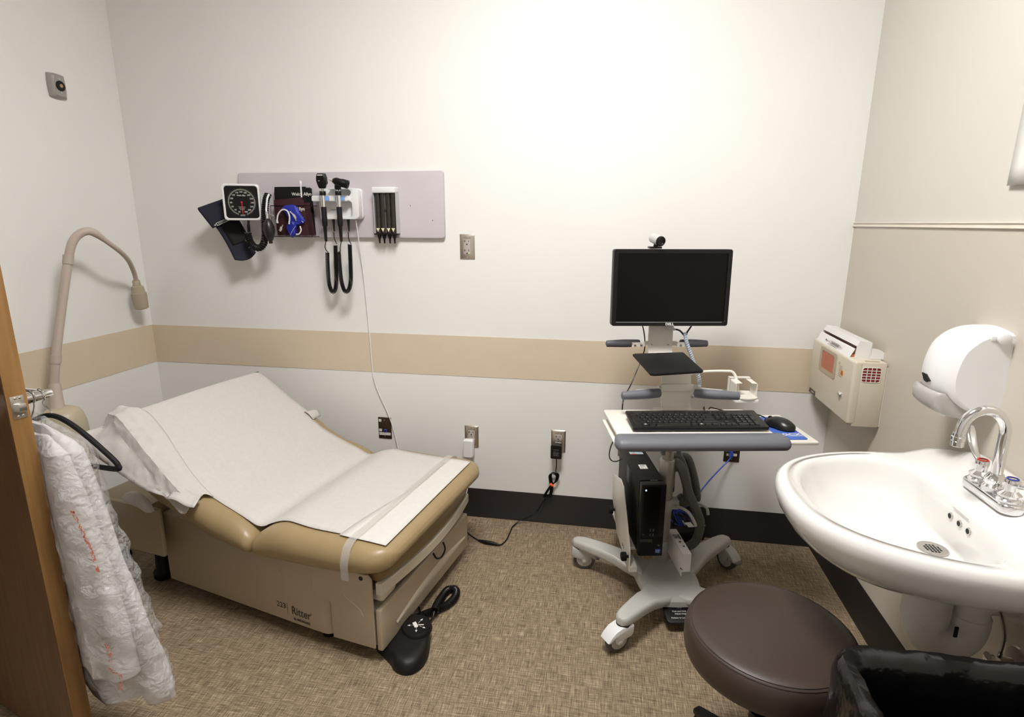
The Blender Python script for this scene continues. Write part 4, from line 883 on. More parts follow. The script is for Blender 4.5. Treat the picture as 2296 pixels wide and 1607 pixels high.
# work surface, tray, wrist rest
obj('work_surface', K().prism(rrect(-.283, .238, -.415, -.112, .010, 4), .7835, .7955, bev=.003), M_cart, ct)
obj('under_tray', K().prism(rrect(-.291, .20, -.40, -.135, .006, 3), .759, .7655, bev=.002), M_cart, ct)
obj('mouse_tray', K().prism(rrect(-.10, .372, -.402, -.128, .006, 3), .768, .7785, bev=.002), M_cart, ct)
obj('under_mount', K().box(-.06, .07, -.33, .03, .735, .758, bev=.004), M_cartgrey, ct)
obj('tray_knob', K(T(.22, -.37, 0)).lathe([(.012, .748), (.015, .752), (.015, .766)], 18), M_black, ct)
wr = K(); st = []
for e0 in [0, .001, .0025, .005, .008, .012, .017, .022, .06, .15, .286, .422, .512, .55, .555, .560, .564, .567, .5695, .571, .572]:
    x = -.297 + e0; e = min(e0, .572 - e0); q = min(1, e / .022); k = math.sqrt(max(.03, 1 - (1 - q) ** 2)); st.append((x, k))
wr.loft([[(x, -.403 + a * k, .777 + b * k) for a, b in ((.040, .0195), (.02, .022), (-.005, .0215), (-.022, .015), (-.030, .004), (-.030, -.008), (-.022, -.018), (-.005, -.0215), (.02, -.0215), (.040, -.0195))] for x, k in st])
obj('wrist_rest', wr, M_grip, ct, sharp=60)
# mast: lower plate curving up from the surface, shelf step, upper plate
def ribbon(path, x0a, x1a, th=.004):
    """path of (x centre, b, z); plate width constant along x"""
    P = spl(path, 7); rings = []
    for i, p in enumerate(P):
        a = P[max(i - 1, 0)]; b = P[min(i + 1, len(P) - 1)]; d = b - a; n = V((0, -d.z, d.y)).normalized() * th / 2
        rings.append([tuple(p + V((x0a, 0, 0)) + n), tuple(p + V((x1a, 0, 0)) + n), tuple(p + V((x1a, 0, 0)) - n), tuple(p + V((x0a, 0, 0)) - n)])
    return rings
obj('lower_mast', K().loft(ribbon([(-.012, -.165, .7985), (-.012, -.125, .7995), (-.012, -.106, .812), (-.012, -.1, .835), (-.014, -.098, .90), (-.017, -.092, .940), (-.02, -.075, .955), (-.025, -.03, .957)], -.055, .055)), M_cart, ct)
obj('upper_mast', K().loft(ribbon([(-.03, -.06, .9655), (-.036, .02, .966), (-.037, .048, .972), (-.037, .060, .99), (-.037, .064, 1.04), (-.036, .066, 1.30)], -.048, .048)), M_cart, ct)
# handles
def handle2(c0, c1, r, m):
    P = spl([c0, V(c0).lerp(V(c1), .5) + V((0, -.004, .001)), c1], 10); n = len(P); rad = []
    for i in range(n):
        t = i / (n - 1); e = min(t, 1 - t) * (V(c1) - V(c0)).length; q = min(1, e / .012); rad.append(r * (.92 + .16 * math.sin(PI * min(1, t * 1.2))) * math.sqrt(max(.04, 1 - (1 - q) ** 2)))
    return K().tube(P, rad, 16)
obj('lower_handle', handle2((-.088, -.165, .876), (-.236, -.185, .871), .0165, M_grip), M_grip, ct)
obj('lower_handle', handle2((.030, -.165, .874), (.188, -.195, .872), .0165, M_grip), M_grip, ct)
bra = K(); bra.box(-.073, .048, -.113, -.103, .866, .892, bev=.002)
bra.loft([[(x, y, z) for z in (.868, .890)] + [(x, y + .004, z) for z in (.890, .868)] for x, y in ((-.07, -.108), (-.085, -.118), (-.09, -.15), (-.12, -.165), (-.18, -.172))])
bra.loft([[(x, y, z) for z in (.868, .890)] + [(x, y + .004, z) for z in (.890, .868)] for x, y in ((.045, -.108), (.058, -.118), (.062, -.15), (.09, -.165), (.13, -.178))])
obj('handle_bracket', bra, M_cart, ct)
obj('upper_handle', handle2((-.118, .052, 1.014), (-.256, .044, 1.013), .0145, M_grip), mat('grip_dark', S(76, 76, 82), .5, var=.03), ct)
obj('upper_handle', handle2((.034, .052, 1.014), (.146, .044, 1.013), .0145, M_grip), bpy.data.materials['grip_dark'], ct)
bra = K()
for sg, xs in ((-1, (-.080, -.098, -.104, -.155)), (1, (.008, .022, .026, .065))):
    bra.loft([[(x, y, z) for z in (1.002, 1.020)] + [(x, y + .003, z) for z in (1.020, 1.002)] for x, y in zip(xs, (.062, .058, .036, .032))])
obj('handle_bracket', bra, M_cart, ct)
for x, y, z in ((-.070, .060, 1.008), (-.006, .060, 1.008), (-.118, .033, 1.011), (-.143, .031, 1.011), (.036, .033, 1.011), (.058, .031, 1.011)):
    obj('bolt', K(T(x, y, z) @ R(90, 'X')).lathe([(.0045, 0), (.0045, .002), (.002, .0032)], 12), M_satin, ct)
# scanner shelf and holder arm
SHM = FCM @ Matrix(((1, .0, 0, 0), (0, 1, 0, 0), (0, .0, 1, .9665), (0, 0, 0, 1)))
q = [(-.146, .022), (.048, .046), (.052, .036), (.033, -.235), (.024, -.246), (-.150, -.284), (-.162, -.276), (-.155, .012)]
pts = []
P8 = [V((x, y, 0)) for x, y in q]
obj('shelf_pad', MB(SHM).prism(q, .0035, .0125, bev=.003), M_blackm, ct)
obj('shelf_support', MB(SHM).box(-.07, .02, -.20, -.01, -.006, .0032, bev=.001), M_cart, ct)
obj('holder_arm', K().tube(spl([(.0, -.085, .908), (.06, -.03, .911), (.13, -.002, .912), (.205, .0, .913), (.232, -.004, .911), (.243, -.015, .895), (.246, -.028, .868), (.248, -.034, .845)], 6), .0055, 10), M_cart, ct)
hol = K(T(.262, -.06, .828) @ R(-4, 'Z'))
hol.prism(rrect(-.045, .042, -.042, .042, .004, 3), -.012, .0, bev=.002)
obj('holder_base', hol, M_label, ct)
hp = K(T(.262, -.06, .828) @ R(-4, 'Z'))
hp.prism([(-.040, .06), (-.040, -.02)] + [(.042 * math.cos(math.radians(a)), -.02 + .03 * math.sin(math.radians(a))) for a in range(190, 351, 16)] + [(.040, -.02), (.040, .06)], .003, .007)
for sg in (-1, 1):
    hp.loft([[(sg * x, y, z) for y, z in ((-.02, z0), (.045, z0), (.045, z1), (-.02, z1))] for x, z0, z1 in ((.040, .005, .006), (.041, .052, .054), (.038, .056, .058), (.018, .057, .059))], cap=(True, True))
    hp.box(sg * .0385 - .0015, sg * .0385 + .0015, -.02, .045, .004, .056)
hp.box(-.045, .035, .045, .062, .060, .064)
hp.box(-.045, -.042, .045, .062, .005, .062)
obj('scanner_holder', hp, M_cart, ct)
# computer bracket
br = K(Matrix(((0, 0, 1, -.158), (1, 0, 0, 0), (0, 1, 0, 0), (0, 0, 0, 1))))
br.prism([(-.135, .128), (.11, .155), (.235, .265), (.235, .375), (.09, .420), (.03, .412), (-.13, .225)], -.002, .002, bev=.001)
br.prism([(-.135, .128), (.11, .155), (.11, .175), (-.135, .150)], .002, .03)
obj('computer_bracket', br, M_cart, ct)
obj('bracket_floor', K().box(-.158, -.02, -.06, .25, .180, .1915, bev=.001).box(-.0262, -.020, .035, .08, .18, .40, bev=.001), M_cart, ct)
for y, z in ((-.115, .185), (.17, .235)):
    obj('bracket_knob', K(T(-.160, y, z) @ R(-90, 'Y')).lathe([(.006, 0), (.006, .008), (.017, .009), (.018, .012), (.018, .026), (.015, .029)], 14), M_blackm, ct)
obj('lettering', MB(FCM @ frame((-.1606, -.02, .172), (0, -.94, -.11), (0, .0, 1)) ).text('GCX', .018, Matrix(), .0002), M_black, ct)
# cable hook, power strip, height pedal
obj('hose_hook', K().tube(spl([(.035, -.01, .35), (.06, -.04, .355), (.085, -.06, .345), (.105, -.075, .315), (.112, -.08, .295)], 5), .0065, 8).tube(spl([(.035, .02, .35), (.11, .045, .345), (.16, .03, .335), (.185, .01, .325), (.190, .0, .30)], 5), .0065, 8), M_cartgrey, ct)
ps = obj('power_strip', K(T(.048, -.085, .196) @ R(1, 'Z')).box(-.018, .018, -.098, .088, -.038, .040, bev=.003), M_white, ct)
obj('strip_flange', K(T(.048, -.085, .196) @ R(1, 'Z')).box(-.021, -.0185, -.104, .088, -.052, .036, bev=.001), M_white, ps)
pst = MB(FCM @ T(.048, -.085, .2365) @ R(1, 'Z') @ R(-90, 'Z')); pst.text('TRIPP', .016, T(-.028, .006, 0), .0002, bold=.0004).text('LITE', .016, T(-.028, -.008, 0), .0002, bold=.0004); pst.lathe([(.0045, 0), (.0045, .0004)], 14, T(.012, 0, 0)); pst.lathe([(.004, 0), (.004, .0006)], 14, T(.045, .004, 0))
obj('lettering', pst, M_dark, ps)
obj('screw', K(T(.03, -.193, .175) @ R(90, 'X')).lathe([(.004, -.010), (.004, .0012), (.002, .002)], 12), M_chrome, ps)
pp_ = K(T(.005, -.285, .052) @ R(14, 'X')); pp_.prism(rrect(-.062, .062, -.045, .045, .018, 5), -.008, .008, bev=.004)
ped2 = obj('height_pedal', pp_, M_rubber, ct)
obj('pedal_arm', K().box(-.02, .03, -.26, -.10, .045, .062, bev=.004), M_black, ct)
lt = MB(FCM @ T(.005, -.285, .052) @ R(14, 'X') @ T(0, 0, .0082))
lt.text('Push and Hold to', .0088, T(0, .004, 0), .0001).text('Adjust Height', .0088, T(0, -.007, 0), .0001).text('Release to Lock Height', .0088, T(0, -.024, 0), .0001)
lt.tube([(-.007, .018, 0), (.007, .018, 0), (0, .030, 0)], .0007, 4, closed=True); lt.text('!', .008, T(0, .0225, 0), .0001)
obj('lettering', lt, M_wprint, ped2)

# ------------------------------------------------------------------ monitor and webcam
mo = thing('monitor', 'black flat computer monitor, switched off, on top of the cart', 'monitor', tuple(FCM @ V((-.022, .02, 1.09))), 11)
MM = FCM @ T(-.0255, 0, 1.235) @ R(-1.5, 'X') @ frame((0, 0, 0), (1, 0, 0), (0, 0, 1))
obj('housing', MB(MM).prism(rrect(-.221, .221, -.1435, .1425, .009, 5), -.038, -.004, bev=.006, seg=3), M_black, mo)
fr_ = MB(MM)
OUT = rrect(-.221, .221, -.1435, .1425, .009, 5); INN = rrect(-.2045, .2045, -.1265, .1275, .001, 5)
fr_.loft([[(x, y, -.006) for x, y in OUT], [(x, y, .001) for x, y in OUT], [(x * .994, y * .99, .004) for x, y in OUT], [(x, y, .004) for x, y in INN], [(x, y, -.0005) for x, y in INN]], cap=(False, False))
obj('bezel', fr_, M_black, mo)
obj('screen', MB(MM).box(-.206, .206, -.128, .129, -.003, .0), mat('dark_screen', S(6, 5, 4), .3, spec=.2, var=0), mo)
obj('bezel_strip', MB(MM).box(-.204, .198, -.1292, -.1280, .0035, .0046), M_silver, mo)
obj('logo', MB(MM @ T(.0, -.1365, .0042)).text('DELL', .0125, Matrix(), .0001, bold=.0005, sx=1.15), M_label, mo)
obj('power_light', MB(MM).lathe([(.0016, 0), (.0012, .0006)], 10, T(.208, -.124, .004)), M_red, mo)
obj('mount', MB(MM).box(-.05, .05, -.06, .06, -.060, -.038, bev=.003), M_black, mo)
WC = FCM @ T(-.0925, .006, 1.3775)
wc_ = thing('webcam', 'small silver and black webcam clipped on top of the monitor', 'webcam', tuple(FCM @ V((-.0925, .006, 1.378))), 11)
obj('clip', MB(WC).box(-.022, .022, -.008, .034, .0015, .009, bev=.002).lathe([(.010, .008), (.008, .016), (.007, .022)], 16), M_black, wc_)
bd_ = WC @ T(.002, -.006, .034) @ R(18, 'Z') @ R(102, 'X')
obj('barrel', MB(bd_).lathe([(.013, -.030), (.0175, -.028), (.0185, -.01), (.0185, .022)], 24), M_silver, wc_)
obj('lens_cap', MB(bd_).lathe([(.0185, .021), (.019, .024), (.018, .028), (.013, .0285), (.012, .025), (.004, .024)], 24), M_blackg, wc_)

# ------------------------------------------------------------------ keyboard
kb = thing('keyboard', 'black computer keyboard on the cart work surface', 'keyboard', tuple(FCM @ V((.0, -.285, .7955))), 11)
tlt = math.degrees(math.atan2(.017, .128))
KM = FCM @ T(.001, -.350, .7995) @ R(tlt, 'X')
ks = MB(KM); ks.prism(rrect(-.2285, .2285, 0, .1315, .007, 4), .0005, .0125, bev=.003); obj('case', ks, M_black, kb)
obj('foot', MB(KM).box(-.2, -.17, .115, .128, -.018, .0, bev=.002), M_black, kb); obj('foot', MB(KM).box(.17, .2, .115, .128, -.018, .0, bev=.002), M_black, kb)
M_key = mat('key_black', S(30, 27, 25), .42, var=0)
rows = [
 [(1, '')] * 0,
]
U = .0188
def key(x, y, w=1.0, h=1.0, nm='key', out=None):
    cx, cy = x + w * U / 2, y + h * U * .92 / 2; a, b = w * U / 2 - .0012, h * U * .92 / 2 - .0012
    rg_ = [[(cx + px2 * k, cy + py2 * k2 + sh, z) for px2, py2 in rrect(-a, a, -b, b, .0012, 1)] for z, k, k2, sh in ((.0118, 1, 1, 0), (.0135, 1 - .0008 / a, 1 - .0008 / b, 0), (.0178, 1 - .0022 / a, 1 - .0022 / b, .0006))]
    if out is not None: out.loft(rg_); return
    obj(nm, MB(KM).loft(rg_), M_key, kb)
x0 = -.219; y0 = .0085; RH_ = U * .92
def row(y, ws, xs=x0):
    x = xs
    for w in ws:
        if w > 0: key(x, y, w)
        x += abs(w) * U
row(y0, [1.25, 1.25, 1.25, 6.25, 1.25, 1.25, 1.25, 1.25])
row(y0 + RH_, [2.25] + [1] * 10 + [2.75])
row(y0 + 2 * RH_, [1.75] + [1] * 11 + [2.25])
row(y0 + 3 * RH_, [1.5] + [1] * 12 + [1.5])
row(y0 + 4 * RH_, [1] * 13 + [2])
nx = x0 + 15.22 * U
row(y0, [1, 1, 1], nx); row(y0 + RH_, [-1, 1], nx); row(y0 + 3 * RH_, [1, 1, 1], nx); row(y0 + 4 * RH_, [1, 1, 1], nx)
px0 = nx + 3.22 * U
row(y0, [2, 1], px0); row(y0 + RH_, [1, 1, 1], px0); row(y0 + 2 * RH_, [1, 1, 1], px0); row(y0 + 3 * RH_, [1, 1, 1], px0); row(y0 + 4 * RH_, [1, 1, 1, 1], px0)
key(px0 + 3 * U, y0, 1, 2); key(px0 + 3 * U, y0 + 2 * RH_, 1, 2)
fk = MB(KM); yf = y0 + 5.18 * RH_
for g0, cnt in ((0, 1), (2, 4), (6.5, 4), (11, 4), (15.22, 3)):
    for i in range(cnt): key(x0 + (g0 + i) * U, yf, 1, .85, out=fk)
o_ = obj('function_key', fk, M_key, kb, kind='stuff')
kl = MB(KM)
rng = random.Random(5)
for r_, (st0, cnt, let) in enumerate(((2.25, 10, 'ZXCVBNM,./'), (1.75, 11, 'ASDFGHJKL;\''), (1.5, 12, 'QWERTYUIOP[]'), (0, 13, '`1234567890-='))):
    for i in range(cnt): kl.text(let[i], .0052, T(x0 + (st0 + i + .34) * U, y0 + (r_ + 1) * RH_ + .0112, .0179), .00005)
for i, c in enumerate('123'): kl.text(c, .005, T(px0 + (i + .34) * U, y0 + RH_ + .0112, .0179), .00005)
for i, c in enumerate('456'): kl.text(c, .005, T(px0 + (i + .34) * U, y0 + 2 * RH_ + .0112, .0179), .00005)
for i, c in enumerate('789'): kl.text(c, .005, T(px0 + (i + .34) * U, y0 + 3 * RH_ + .0112, .0179), .00005)
for u_ in (1.25, 11.25):
    for a in (0, .0036):
        for b in (0, .0036): kl.box(x0 + (u_ + .45) * U + a, x0 + (u_ + .45) * U + a + .003, y0 + .0055 + b, y0 + .0085 + b, .0178, .0180)
obj('key_legends', kl, mat('legend_white', S(190, 188, 184), .6, var=0), kb)
obj('cable', MB(FCM).tube(spl([(.04, -.222, .815), (.055, -.19, .808), (.08, -.15, .8035), (.092, -.118, .803), (.098, -.098, .80), (.10, -.09, .78)], 6), .0022, 6), M_black, kb)

# mouse pad and mouse
mp = thing('mouse_pad', 'blue mouse pad with white lettering on the sliding tray', 'mouse pad', tuple(FCM @ V((.28, -.28, .7785))), 11)
obj('pad', K().prism([(.150, -.358), (.282, -.358), (.282, -.380), (.341, -.380), (.346, -.376), (.347, -.372), (.347, -.168), (.344, -.162), (.338, -.160), (.150, -.160)], .7787, .7812, bev=.0005), M_mpad, mp)
ml = MB(FCM @ T(.304, -.343, .7813)); ml.text('GCX', .024, T(.008, .006, 0), .0001, bold=.0006, sx=1.25); ml.box(-.095, -.012, -.0065, -.0048, 0, .0002); ml.box(-.008, .04, -.0065, -.0048, 0, .0002)
for k in range(9): ml.box(-.008 + .0054 * k, -.004 + .0054 * k, -.0115, -.0102, 0, .0002)
obj('lettering', ml, M_wprint, mp)
ms = thing('mouse', 'black computer mouse on the blue pad', 'mouse', tuple(FCM @ V((.300, -.275, .7813))), 11)
MS = FCM @ T(.303, -.268, .7813) @ R(32, 'Z')
rings = []
for k in range(15):
    t = k / 14; y = -.057 + .114 * t; w_ = .0315 * (max(.0, 1 - abs(2 * t - 1) ** 3.0)) ** .5 * (1 - .07 * math.sin(PI * t) * (t > .4)) + .0006; h_ = .037 * (math.sin(PI * min(1, .09 + t * .86)) ** .62)
    rings.append([(w_ * math.cos(a) * (1.0 if math.sin(a) > 0 else .94), y, max(0.001, .004 + (h_ - .004) * (math.sin(a) if math.sin(a) > 0 else math.sin(a) * .08))) for a in [2 * PI * i / 24 for i in range(24)]])
obj('body', MB(MS).loft(rings), mat('mouse_black', S(22, 20, 20), .33, var=0), ms, sharp=70)
obj('scroll_wheel', MB(MS).lathe([(.007, -.003), (.008, -.002), (.008, .002), (.007, .003)], 16, T(0, .036, .0235) @ R(90, 'Y')), M_rubber, ms)
obj('cable', MB(FCM).tube(spl([tuple(FCM.inverted() @ MS @ V((0, .055, .009))), (.280, -.205, .795), (.250, -.19, .8035), (.235, -.18, .804), (.2, -.172, .803), (.16, -.155, .802), (.13, -.122, .802), (.12, -.10, .798), (.118, -.092, .78)], 6), .0022, 6), M_black, ms)

# ------------------------------------------------------------------ desktop computer
pc = thing('computer_tower', 'black slim desktop computer standing upright on the cart bracket', 'computer', tuple(FCM @ V((-.074, .1, .1915))), 11)
PCM = FCM @ T(-.0755, -.10, .192)
obj('case', MB(PCM).box(-.0475, .0475, .022, .40, 0, .303, bev=.003), mat('case_dark', S(24, 21, 19), .5, spec=.25, var=.04), pc)
obj('front_panel', MB(PCM).prism(rrect(-.048, .048, -.003, .304, .004, 3), -.022, .012, bev=.004, M=Matrix(((1, 0, 0, 0), (0, 0, 1, 0), (0, 1, 0, 0), (0, 0, 0, 1)))), M_black, pc)
PF = PCM @ T(0, -.0222, 0) @ frame((0, 0, 0), (1, 0, 0), (0, 0, 1))
obj('drive_bay', MB(PF).box(-.040, .026, .085, .295, 0, .0012, bev=.0005), mat('bay_black', S(6, 5, 5), .35, spec=.15, var=0), pc)
obj('lower_grille', MB(PF).prism(rrect(-.045, .045, .005, .078, .002, 2), 0, .0010), M_blackm, pc)
obj('power_button', MB(PF).lathe([(.0034, .001), (.003, .0025)], 16, T(-.032, .281, 0)), M_ledw, pc)
pt = MB(PF)
for x, z in ((-.006, .092), (.006, .092), (-.006, .112), (.006, .112)): pt.box(x - .003, x + .003, z - .006, z + .006, .0012, .0016)
pt.lathe([(.003, .0012), (.003, .0018)], 10, T(-.034, .094, 0))
obj('front_ports', pt, mat('port_grey', S(70, 66, 62), .5, var=0), pc)
obj('name_strip', MB(PF).box(-.044, .004, .060, .073, .001, .0016), mat('strip_grey', S(58, 55, 52), .4, var=0), pc)
obj('sticker', MB(PF).box(.018, .038, .012, .030, .001, .0015), M_mpad, pc, label='blue sticker')
obj('sticker_print', MB(PF @ T(.028, .023, .0016)).text('intel', .009, Matrix(), .0001).text('inside', .006, T(0, -.0065, 0), .0001), M_wprint, pc)
fw = MB(PF); obj('flag_sticker', fw.box(.026, .0295, .045, .0485, .001, .0015), mat('sticker_red', S(170, 60, 40), .5, var=0), pc); obj('flag_sticker', MB(PF).box(.030, .0335, .0435, .0475, .001, .0015), mat('sticker_yellow', S(190, 150, 60), .5, var=0), pc)
obj('side_vent', MB(PCM).box(-.0485, -.0473, .15, .235, .205, .275, bev=.0004), M_black, pc)
obj('vent_recess', MB(PCM).box(-.0489, -.0482, .155, .185, .211, .269), M_dark, pc)
obj('sticker', MB(PCM).box(-.020, .012, .125, .165, .3032, .3036), M_label, pc, label='white label on the top')
obj('sticker_print', MB(PCM @ T(-.004, .145, .30365)).box(-.011, .009, .003, .013, 0, .0001).box(-.012, -.002, -.012, -.008, 0, .0001), mat('label_grey', S(140, 138, 134), .6, var=0), pc)
obj('sticker', MB(PCM).box(-.028, .030, .275, .30, .3032, .3036), mat('sticker_blue_white', S(170, 190, 205), .5, var=.3, vscale=(60, 60, 60)), pc, label='blue and white sticker on the top')
obj('sticker', MB(PCM).box(-.026, .0, .274, .279, .3036, .3038), M_orange, pc)
obj('print', MB(PCM).box(-.008, .022, .012, .022, .3034, .3037), mat('worn_grey', S(62, 60, 56), .6, var=.4, vscale=(200, 200, 200)), pc)

# ------------------------------------------------------------------ hose, cables
hz = thing('corrugated_hose', 'thick grey corrugated hose looped over the hook beside the cart column', 'hose', tuple(FCM @ V((.12, 0, .11))), 11)
hp_ = spl([(2.6900,-0.3000,0.1510), (2.6610,-0.3200,0.3370), (2.6680,-0.3400,0.4680), (2.6680,-0.3500,0.5360), (2.6820,-0.3600,0.5490), (2.7090,-0.3800,0.5090), (2.7270,-0.3900,0.4380), (2.7190,-0.3900,0.3740), (2.7020,-0.3850,0.3780), (2.6800,-0.3700,0.4140), (2.6640,-0.3600,0.4770), (2.6740,-0.3450,0.5340), (2.7050,-0.3300,0.5380), (2.7420,-0.3200,0.4650), (2.7730,-0.3100,0.3580), (2.7600,-0.2900,0.3470), (2.7410,-0.2800,0.4270)], 10)
def ribbed(P, r):
    Ln = [0]
    for a, b in zip(P, P[1:]): Ln.append(Ln[-1] + (b - a).length)
    n = int(Ln[-1] / .0022); out = []; rad = []; k = 0
    for i in range(n + 1):
        s = Ln[-1] * i / n
        while k < len(P) - 2 and Ln[k + 1] < s: k += 1
        t = (s - Ln[k]) / max(Ln[k + 1] - Ln[k], 1e-9); out.append(P[k].lerp(P[k + 1], t)); rad.append(r * (1.0 if i % 3 else .93))
    return out, rad
o1, r1 = ribbed(spl([(2.6590,-0.3400,0.3880), (2.6570,-0.3450,0.4700), (2.6650,-0.3500,0.5320), (2.6830,-0.3550,0.5430), (2.7090,-0.3600,0.4850), (2.7260,-0.3600,0.4030), (2.7200,-0.3550,0.3480), (2.6930,-0.3500,0.3710)], 10), .0185)
obj('loop', MB().tube(o1, r1, 14), M_hose, hz, sharp=180)
o1, r1 = ribbed(spl([(2.6890,-0.3000,0.4920), (2.7050,-0.3000,0.5230), (2.7280,-0.3000,0.5150), (2.7560,-0.3000,0.4370), (2.7740,-0.3000,0.3540), (2.7650,-0.2950,0.3380), (2.7480,-0.2900,0.3910), (2.7300,-0.2850,0.4490)], 10), .0185)
obj('loop', MB().tube(o1, r1, 14), M_hose, hz, sharp=180)
o1, r1 = ribbed(spl([(2.6600,-0.3850,0.5040), (2.6710,-0.3900,0.5360), (2.6970,-0.4000,0.5020), (2.7290,-0.4000,0.4070), (2.7660,-0.4000,0.3280), (2.7820,-0.3900,0.2740), (2.7770,-0.3700,0.1950), (2.7520,-0.3500,0.1470), (2.7160,-0.3200,0.1160), (2.6860,-0.3000,0.1140)], 10), .0185)
obj('loop', MB().tube(o1, r1, 14), M_hose, hz, sharp=180)
nc = thing('network_cable', 'blue network cable from the dark wall plate, coiled behind the cart column', 'cable', (2.85, -.1, .05))
obj('plug_boot', MB().tube(spl([(2.9390,-0.0120,0.4620), (2.9540,-0.0200,0.4530), (2.9610,-0.0220,0.4410), (2.9570,-0.0220,0.4230)], 5), [.0095] * 6 + [.007] * 10, 8), M_cable, nc)
obj('cord', MB().tube(spl([(2.9570,-0.0220,0.4230), (2.9410,-0.0300,0.4030), (2.9110,-0.0500,0.3770), (2.8660,-0.1000,0.3500), (2.8220,-0.1500,0.3170), (2.7960,-0.1600,0.2720), (2.7610,-0.1500,0.2270), (2.7210,-0.1400,0.2020), (2.6790,-0.1300,0.2060)], 7), .0031, 7), M_cable, nc)
cl_ = MB()
for dx, dy, k in ((0, 0, 1), (-5, 3, .86), (3, -4, 1.1), (-24, -2, .9)):
    cl_.tube(spl([(2.7170,-0.1400,0.2060), (2.7650,-0.1400,0.1950), (2.7990,-0.1400,0.1580), (2.7900,-0.1400,0.1260), (2.7580,-0.1400,0.1290), (2.7280,-0.1400,0.1620)], 6, True), .0030, 6, closed=True, M=T(dx * .0017, -.004 * k, -dy * .0017))
obj('coil', cl_, M_cable, nc)
pb_ = thing('power_bricks', 'bundle of black cables and a black power block on the cart base behind the column', 'cable bundle', (2.77, -.22, .10))
obj('block', MB(T(2.755, -.235, .138) @ R(24, 'Z')).box(-.075, .075, -.03, .03, -.027, .027, bev=.008), M_blackm, pb_)
obj('cords', MB().tube(spl([(2.7110,-0.1400,0.1830), (2.7410,-0.1600,0.1750), (2.7710,-0.2000,0.1450), (2.7660,-0.2200,0.1230)], 6), .0034, 6).tube(spl([(2.7250,-0.1500,0.1900), (2.7680,-0.2000,0.1880), (2.7950,-0.2500,0.1750)], 6), .003, 6).tube(spl([(2.7020,-0.1300,0.2110), (2.7120,-0.1400,0.1610), (2.7000,-0.1700,0.0980)], 6), .004, 6), M_black, pb_)
obj('cable_tag', MB().tube([(2.7450,-0.1650,0.1640), (2.7720,-0.1900,0.1280)], .0045, 4), M_label, pb_, label='white cable tag')
obj('paper_scrap', MB(T(2.79, -.20, .168) @ R(20, 'Z')).box(-.035, .045, -.02, .02, -.0015, .0015, bev=.001), M_label, pb_, label='white scrap on top')
vc = thing('monitor_cable', 'black video cables in a pale spiral wrap hanging below the monitor', 'cable', tuple(FCM @ V((.07, .05, .87))), 11)
obj('wrap', MB().tube(coil(spl([(2.6683,-0.3622,1.0621), (2.6794,-0.3621,1.0222), (2.7024,-0.3576,0.9655), (2.7260,-0.3510,0.9077), (2.7391,-0.3484,0.8714), (2.7368,-0.3590,0.8379), (2.7104,-0.3947,0.8144)], 8), .0066, .0088, 10), .0016, 6), mat('spiral_wrap', S(196, 204, 218), .3, var=.02, trans=.2), vc)
obj('cord', MB().tube(spl([(2.6683,-0.3622,1.0621), (2.6794,-0.3621,1.0222), (2.7024,-0.3576,0.9655), (2.7260,-0.3510,0.9077), (2.7391,-0.3484,0.8714), (2.7368,-0.3590,0.8379), (2.7104,-0.3947,0.8144)], 8), .0068, 8), mat('wrap_core', S(188, 196, 212), .4, var=.05), vc)
obj('cord', MB().tube(spl([(2.5989,-0.3757,1.0865), (2.6259,-0.3623,1.0746), (2.6497,-0.3607,1.0682), (2.6674,-0.3623,1.0499)], 7), .0034, 7), M_black, vc)
obj('cord', MB().tube(spl([(2.6955,-0.3314,1.0820), (2.6864,-0.3434,1.0715), (2.6771,-0.3584,1.0600), (2.6747,-0.3609,1.0429)], 7), .0034, 7), M_black, vc)
obj('video_plug', MB().tube([(2.5894,-0.3877,1.0900), (2.6214,-0.3713,1.0778), (2.6310,-0.3633,1.0715)], [.009, .0075, .004], 8), M_silver, vc)
cc = thing('webcam_cable', 'thin black cable looping down the left side of the cart', 'cable', tuple(FCM @ V((-.2, 0, .6))), 11)
obj('cord', MB().tube(spl([(2.5093,-0.3320,1.0812), (2.5182,-0.3251,1.0499), (2.5245,-0.3239,1.0011), (2.5198,-0.3248,0.9593), (2.4973,-0.3547,0.9014), (2.4726,-0.4002,0.8485), (2.4551,-0.4546,0.8309), (2.4443,-0.5280,0.8228), (2.4425,-0.5365,0.7871)], 7), .0024, 6), M_black, cc)
obj('cord', MB().tube(spl([(2.4222,-0.5526,0.6892), (2.4075,-0.5351,0.6455), (2.4028,-0.4953,0.5921), (2.4129,-0.4526,0.5522), (2.4338,-0.3874,0.5220), (2.4576,-0.3013,0.4969)], 7), .0022, 6), M_black, cc)

# ------------------------------------------------------------------ sharps disposal cabinet on the right wall
sx0 = 3.240; sy0, sy1, sz0, sz1 = -.470, -.040, .757, 1.000
sc_ = thing('sharps_cabinet', 'cream sharps disposal cabinet in the right wall corner', 'sharps container', (RW, -.255, sz0))
obj('wall_bracket', MB().box(RW - .006, RW - .0005, sy0 + .004, sy1 - .004, sz0 + .003, sz1 - .02), M_cart, sc_)
obj('cabinet', MB().box(sx0 + .018, RW - .005, sy0, sy1, sz0, sz1 - .004, bev=.004), M_beige2, sc_)
obj('door', MB().box(sx0, sx0 + .034, sy0 - .001, sy1 + .001, sz0 + .006, sz1, bev=.011, seg=4), M_beige2, sc_)
